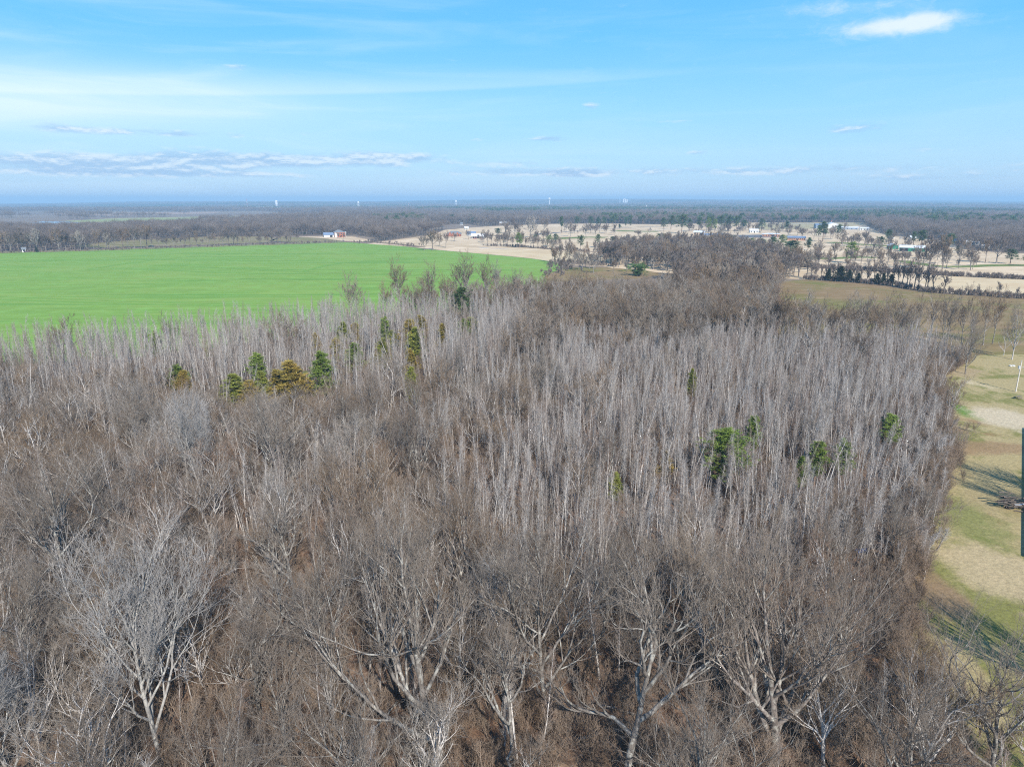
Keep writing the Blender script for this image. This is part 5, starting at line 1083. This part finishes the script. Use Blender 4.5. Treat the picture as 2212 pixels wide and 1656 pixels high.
PT = [(1836.5, 569, 524, 33, 3, 'lone bright green pine with a bare lower trunk on the fairway'), (1700.7, 556, 521, 28, 0, 'tall dark pine at the left of the two below the school'), (1712, 562, 520, 46, 1, 'wide dark pine with a pale trunk below the school'), (1745, 540, 513, 20, 2, 'small upright pine right of the wide one'),
      (1671, 545, 512, 28, 0, 'dark pine left of the tall pair'), (1645, 545, 516, 22, 1, 'pine at the edge of the far wood, left of the dark one'), (1689, 533, 508, 26, 3, 'pine behind the tall dark pair'), (1699, 499, 477, 18, 2, 'lone cone-shaped pine on the airfield grass'), (1645, 498.5, 472, 20, 0, 'lone pine at the left end of the airfield'),
      (1777, 522, 479, 26, 1, 'tall pine before the dark hangar'), (1768, 520, 486, 16, 0, 'shorter pine left of the tall hangar pine'), (1809, 517, 485, 20, 1, 'pine on the rise right of the white hangar'), (1900, 535, 511, 28, 0, 'pine behind the dark bare tree by the green barn'), (1918, 530, 496, 20, 1, 'high-crowned pine above the green barn'),
      (1988, 537, 498, 26, 1, 'tall pine rising behind the green workshop'), (1973, 532, 500, 18, 0, 'pine left of the tall one behind the workshop'), (2018, 515, 492, 20, 1, 'far pine above the broad bare trees'), (2048, 540, 505, 30, 0, 'dense pine between bare trees and the blue roofed house'), (2068, 546, 530, 14, 2, 'small dark bushy evergreen on the slope'),
      (2182, 570, 538, 34, 0, 'round dark pine near the right edge'), (2215, 575, 545, 24, 0, 'dark pine cut by the right edge'),
      (1213, 504, 468, 14, 1, 'thin-trunked pine at the left of the golf course row'), (1248, 489, 467, 18, 0, 'pine left of the close far group'), (1276, 490, 467, 18, 0, 'first pine of the close far group'), (1291, 490, 468, 14, 2, 'second pine of the close far group'), (1306, 490, 469, 14, 0, 'third pine of the close far group'),
      (1322, 490, 467, 18, 1, 'last pine of the close far group'), (1339, 494, 484, 10, 2, 'small round pine alone right of the far group'), (1351, 490, 472, 8, 2, 'left one of the twin far pines'), (1361, 490, 471, 9, 2, 'right one of the twin far pines'),
      (1434, 499, 470, 20, 0, 'leftmost big pine of the long dark row'), (1449, 496, 465, 24, 0, 'second big pine of the long dark row'), (1472, 504, 463, 32, 0, 'largest pine of the long dark row'), (1489, 499, 472, 18, 2, 'pine in a gap of the long dark row'), (1509, 498, 469, 22, 1, 'umbrella-topped pine in the long dark row'),
      (1529.5, 502, 471, 15, 3, 'bright green pine on a thin trunk before the dark row'), (1543, 502, 474, 15, 3, 'second bright pine before the dark row'), (1538, 497, 467, 20, 0, 'dark pine behind the two bright ones'), (1556, 498, 466, 22, 0, 'dark pine right of the bright ones'), (1571, 499, 467, 18, 2, 'slim dark pine in the right half of the row'),
      (1590, 500, 467, 20, 0, 'tall dark pine near the right end of the row'), (1605, 500, 475, 20, 1, 'last pine at the right end of the row'),
      (1121.6, 535, 504, 22, 3, 'green pine in the fence row beside the hay field'), (1156.7, 525, 507, 14, 1, 'pine top behind the white-limbed tree in the fence row'), (1186.6, 532, 508, 18, 3, 'pine left of a pair in the fence row'), (1201, 527, 505, 18, 0, 'pine right of a pair in the fence row'),
      (1253, 540, 508, 20, 0, 'pine with a long bare trunk beside the clump'), (1291, 535, 506, 16, 0, 'small pine right of the long-trunked one'), (1327, 530, 511, 26, 0, 'dark pine behind the big pale-limbed tree'), (1428, 530, 504, 34, 0, 'dark bushy pine at the front edge of the car park'), (1532, 524, 510, 16, 2, 'small pine before the car park'),
      (1575, 528, 509, 34, 3, 'wide low pine before the car park'), (1623, 535, 515, 24, 3, 'yellow-green pine left of the school pines'), (1075, 510, 493, 20, 0, 'pine crown above the fence row at left'), (1089, 500, 496, 0, 0, '')]
for i, (px, py, top, w, k, lb) in enumerate(PT):
    if not w: continue
    x, y, H = at(px, py, top); W = w * (y * cp + (CAMZ - 6) * sp) / FPX
    single('parkland_pine', PPINE[k], ('pp', k), x, y, H, 16, i * 1.7, lb, 'pine tree', None, W / [8, 7, 6, 8][k] * 16 / H)
# far-off evergreens over the house side
for i, (px, py, top, w, lb) in enumerate([(917, 480, 462, 22, 'upper left far pine of the group above the red brick house'), (926, 484, 470, 18, 'lower far pine of the group above the red brick house'), (945, 484, 468, 18, 'right far pine of the group above the red brick house'), (976, 483, 463, 14, 'pine beside the small pond'),
                                      (1016, 482, 463, 16, 'pine above the far white house'), (1024, 485, 469, 18, 'dark pine right of the far white house'), (882, 482, 474, 12, 'lone dark pine in the far woods left of the group'), (659, 508, 502, 7, 'dark cone-shaped bush left of the white garage')]):
    x, y, H = at(px, py, top); W = w * (y * cp + CAMZ * sp) / FPX; single('parkland_pine', PPINE[0], ('pp', 0), x, y, H, 16, i, lb, 'pine tree', None, W / 8 * 16 / H)
# fence row of bare trees beside the hay field
for i in range(18):
    px = 1054 + i * 9 + rg.uniform(-3, 3); py = 529 + (px - 1054) * .062 + rg.uniform(-1, 1); x, y, H = at(px, py, 500 + (px - 1054) * .08 + rg.uniform(0, 8))
    single('hedgerow_tree', PARK[i % 4], ('p', i % 4), x, y, H, 14, i * 1.1, 'bare tree in the fence row along the top of the hay field', 'tree', 'fence row trees by the hay field', 1.0)
for i in range(26):
    px = 1192 + i * 6.4 + rg.uniform(-5, 5); py = rg.uniform(566, 592); x, y, H = at(px, py, py - rg.uniform(18, 44))
    single('hedgerow_tree', PARK[i % 4], ('p', i % 4), x, y, H, 14, i * 1.3, 'bare tree in the scrub around the right tip of the wheat', 'tree', 'trees around the wheat tip', rg.uniform(.7, 1.1))
# hedgerow between pasture and hay field
for i in range(28):
    u = i / 27; px = 1752 + u * 262 + rg.uniform(-3, 3); py = np.interp(px, [1740, 1830, 1930, 2015], [603, 608, 617, 631.5]); x, y, H = at(px, py, np.interp(px, [1740, 1830, 1930, 2015], [570, 573, 570, 578]) + rg.uniform(-10, 10))
    plant('hedgerow_tree', HEDGE[i % 3], x, y, H, 14, i * 1.9, 'dark bare tree in the hedgerow across the brown pasture', 'tree', 'hedgerow trees across the pasture', rg.uniform(.5, .85))
for i, (px, top, w, lb) in enumerate([(1788, 580, 20, 'dark cedar at the left of the hedgerow'), (1812, 575, 40, 'biggest dark cedar in the hedgerow'), (1835, 583, 24, 'dark cedar right of the biggest hedgerow one'), (1852, 590, 24, 'lower dark cedar in the hedgerow'), (1893, 590, 22, 'dark cedar in the middle of the hedgerow'),
                                     (1908, 590, 20, 'leaning dark cedar in the hedgerow'), (1922, 592, 24, 'dark cedar before the thick bare hedgerow trees')]):
    py = np.interp(px, [1740, 1830, 1930, 2015], [604, 609, 618, 632.5]); x, y, H = at(px, py, top); W = w * (y * cp + CAMZ * sp) / FPX
    plant('cedar_tree', CEDAR['dark'], x, y, H, 8, i * 2.3, lb, 'cedar tree', None, W / 3.6 * 8 / H)
for i in range(16):
    px = 2022 + i * 12.5 + rg.uniform(-4, 4); py = np.interp(px, [2015, 2110, 2240], [633.5, 638, 647]); x, y, H = at(px, py, py - rg.choice([12, 16, 22, 30, 44], p=[.3, .25, .2, .15, .1]))
    plant('hedge_shrub', HEDGE[i % 3] if i % 3 else BRUSH[3], x, y, H, 14 if i % 3 else 5.6, i * 1.3, 'straggly bare shrub in the low hedge in front of the pale hay field', 'shrub', 'shrubs in front of the hay field', 1.0)
# row of trees along the back of the plantation
for i in range(24):
    dd = rg.uniform(230, 246); px = 1620 + i * 23 + rg.uniform(-8, 8); x = (px - CX) / FPX * (dd * cp + 42 * sp); y = dd; H = rg.uniform(14.5, 18.5)
    plant('edge_tree', MID2[i % 4], x, y, H, 15.5, i * 1.7, 'bare tree in the row between the slender stand and the brown pasture', 'tree', 'trees along the pasture side of the stand', rg.uniform(.6, .9))
# tree row along the far edge of the wheat
for i in range(52):
    px = i * 12.6 + rg.uniform(-5, 5); py = np.interp(px, [0, 220, 420, 640], [545.5, 539.6, 533, 525.6]) - rg.uniform(.3, 2.5); hh = rg.choice([26, 34, 40, 46]) if px < 330 else rg.choice([16, 20, 25, 30]); x, y, H = at(px, py, py - hh)
    single('hedgerow_tree', PARK[i % 4], ('p', i % 4), x, y, H, 14, i * 2.7, 'bare tree in the row along the far edge of the wheat', 'tree', 'tree row along the far wheat edge', rg.uniform(.8, 1.15))
for px, py, top, lb in [(80, 545, 532, 'dark evergreen bush at the left end of the far wheat edge'), (377, 520, 510, 'small dark evergreen in the trees beyond the wheat')]:
    x, y, H = at(px, py, top); single('cedar_tree', CEDAR['dark'], ('cd',), x, y, H, 8, 0, lb, 'cedar tree', None, 1.6)
# brush along banks
bx, by = [], []
for pp, k, w in [([(0, 546.5), (220, 540.5), (420, 534), (640, 526.5), (735, 523)], 330, 3), ([(1710, 575), (1830, 582), (1940, 588), (2060, 596), (2240, 604)], 700, 2.6), ([(1740, 603.5), (1830, 608.5), (1930, 618.5), (2015, 632.5), (2110, 638), (2240, 647)], 420, 1.6),
                 ([(1050, 531), (1120, 533.5), (1200, 539), (1300, 545), (1390, 552)], 300, 2.5), ([(1195, 567), (1260, 570), (1330, 575)], 130, 4), ([(1214, 571), (1214, 578), (1186, 596)], 110, 5), ([(760, 523), (850, 526), (900, 532)], 90, 8)]:
    p = np.array(PG(*pp)); s = np.concatenate([[0], np.cumsum(np.linalg.norm(np.diff(p, axis=0), axis=1))]); q = rg.random(k) * s[-1]
    bx.append(np.interp(q, s, p[:, 0]) + rg.normal(0, w, k)); by.append(np.interp(q, s, p[:, 1]) + rg.normal(0, w, k))
bx, by = np.concatenate(bx), np.concatenate(by)
rest('bank_brush', bx, by, np.arange(len(bx)), None, (.5, 1.1), (1.0, 1.6), 'low bare brush along the banks and field edges', 'brush', [slender(98, H=3.4, r=.06, nb=10, start=.1, blen=1.4, m=(3, 0), tw=.045, wig=.08, mats=('hedge_twig', 'hedge_twig'), fork=3)[0][1], join_parts(slender(99, H=3.4, r=.05, nb=14, start=.1, blen=1.5, m=(4, 0), tw=.04, wig=.08, mats=('hedge_twig', 'hedge_twig'), fork=3), 'bank')])
# far woods to the horizon
NEARF = [far_clump(200 + i, 1, 1, h=(14, 19), sticks=230, r=.085) for i in range(5)]
MIDF = [far_clump(210 + i, 8, 36, h=(13, 19), sticks=60, r=.13) for i in range(4)]
FARF = [far_clump(220 + i, 34, 120, h=(13, 20), sticks=22, r=.34) for i in range(3)]
VALLEY = PG((-400, 511), (130, 505), (420, 492), (560, 479), (640, 463), (560, 456.5), (-400, 458))
def clear(x, y):
    r = inside(VALLEY, x, y) & (vnoise(x, y, 120, 77) < .80)
    for P_ in CLEAR: r |= inside(P_, x, y)
    return r | inside(WOODS, x, y)
X, Y = grid_pts(rg, -1300, 1500, 560, 1750, 9.5); a, b_ = proj(X, Y)
ok = (a > -120) & (a < 2330) & ~clear(X, Y) & ~clear(X, Y - 12) & (vnoise(X, Y, 60, 9) > .12) & ~((a > 1190) & (b_ > 548)); X, Y = X[ok], Y[ok]
rest('far_woods', X, Y, np.arange(len(X)), None, (.78, 1.15), (.95, 1.3), 'bare grey-brown woods beyond the fields', 'woods', NEARF)
def hills(name, x0, x1, y0, y1, s, src, label, thr, sc_=(.85, 1.2)):
    X, Y = grid_pts(rg, x0, x1, y0, y1, s); a, b_ = proj(X, Y)
    ok = (a > -150) & (a < 2360) & ~clear(X, Y) & (vnoise(X, Y, 420, 12) > thr); X, Y = X[ok], Y[ok]; n = len(X)
    S_ = rg.uniform(*sc_, n); rot = np.stack([np.zeros(n), np.zeros(n), rg.uniform(0, 6.28, n)], 1)
    return stuff_instances(name, np.stack([X, Y, terrain_h(X, Y) - .3], 1), rot, np.stack([S_, S_, S_ * rg.uniform(.85, 1.15, n)], 1), rg.integers(0, len(src), n), src, label, 'woods')
hills('distant_woods', -3400, 3600, 1750, 4400, 30, MIDF, 'hazy woods rolling across the plain', .17)
hills('horizon_woods', -11000, 11000, 4400, 13200, 98, FARF, 'blue woods on the far ridges at the horizon', .10)
EV = [far_green(240 + i, 5, 34) for i in range(3)]; EVF = [far_green(250 + i, 16, 120) for i in range(2)]
X, Y = grid_pts(rg, -600, 2600, 1250, 4400, 42); a, b_ = proj(X, Y)
ok = (a > 820) & (a < 2300) & ~clear(X, Y) & (vnoise(X, Y, 330, 31) * .75 + vnoise(X, Y, 90, 32) * .25 > .60); X, Y = X[ok], Y[ok]
n = len(X); rest_rot = np.stack([np.zeros(n), np.zeros(n), rg.uniform(0, 6.28, n)], 1); S_ = rg.uniform(.8, 1.2, n)
stuff_instances('distant_pines', np.stack([X, Y, terrain_h(X, Y)], 1), rest_rot, np.stack([S_] * 3, 1), rg.integers(0, 3, n), EV, 'dark green pine groves in the distant woods', 'pine woods')
X, Y = grid_pts(rg, -6000, 9000, 4400, 13000, 110); a, b_ = proj(X, Y)
ok = (a > -100) & (a < 2300) & (vnoise(X * .5, Y, 600, 41) > .56); X, Y = X[ok], Y[ok]; n = len(X); S_ = rg.uniform(.8, 1.2, n)
stuff_instances('horizon_pines', np.stack([X, Y, terrain_h(X, Y)], 1), np.stack([np.zeros(n), np.zeros(n), rg.uniform(0, 6.28, n)], 1), np.stack([S_] * 3, 1), rg.integers(0, 2, n), EVF, 'dark pine groves on the far ridges', 'pine woods')
# brighter weeds on the lawn
for k, (px, py, lb) in enumerate([(2086, 930, 'left clump of dry brown weeds on the lawn'), (2104, 934, 'right clump of dry brown weeds on the lawn')]):
    x, y = G(px, py); plant('weed_clump', BRUSH[k], x, y, 2.4, [3.2, 4.6][k], k, lb, 'weeds', None, 1.1)
x, y = G(1378, 596); plant('green_bush', BUSH, x, y, HT(1378, 574, y), 4, 0, 'bright green leafy bush at the end of the wheat strip', 'bush', None, 2.0)

# ------------------------------------------------------------------ haze
hz = Solid(); hz.box(-15500, 15500, -15500, 15500, -75, 112)
me = hz.build('haze', []); mh = bpy.data.materials.new('haze air'); mh.use_nodes = True; ht = NT(mh.node_tree); ht.n.clear()
pv = ht.new('ShaderNodeVolumePrincipled'); pv.inputs['Color'].default_value = (.46, .74, 1.0, 1); pv.inputs['Density'].default_value = 1.75e-4; pv.inputs['Anisotropy'].default_value = 0.0
ho = ht.new('ShaderNodeOutputMaterial'); ht.l.new(pv.outputs[0], ho.inputs['Volume']); me.materials.append(mh)
tag(obj('haze', me), 'thin blue air haze over the whole plain', 'haze', kind='stuff')
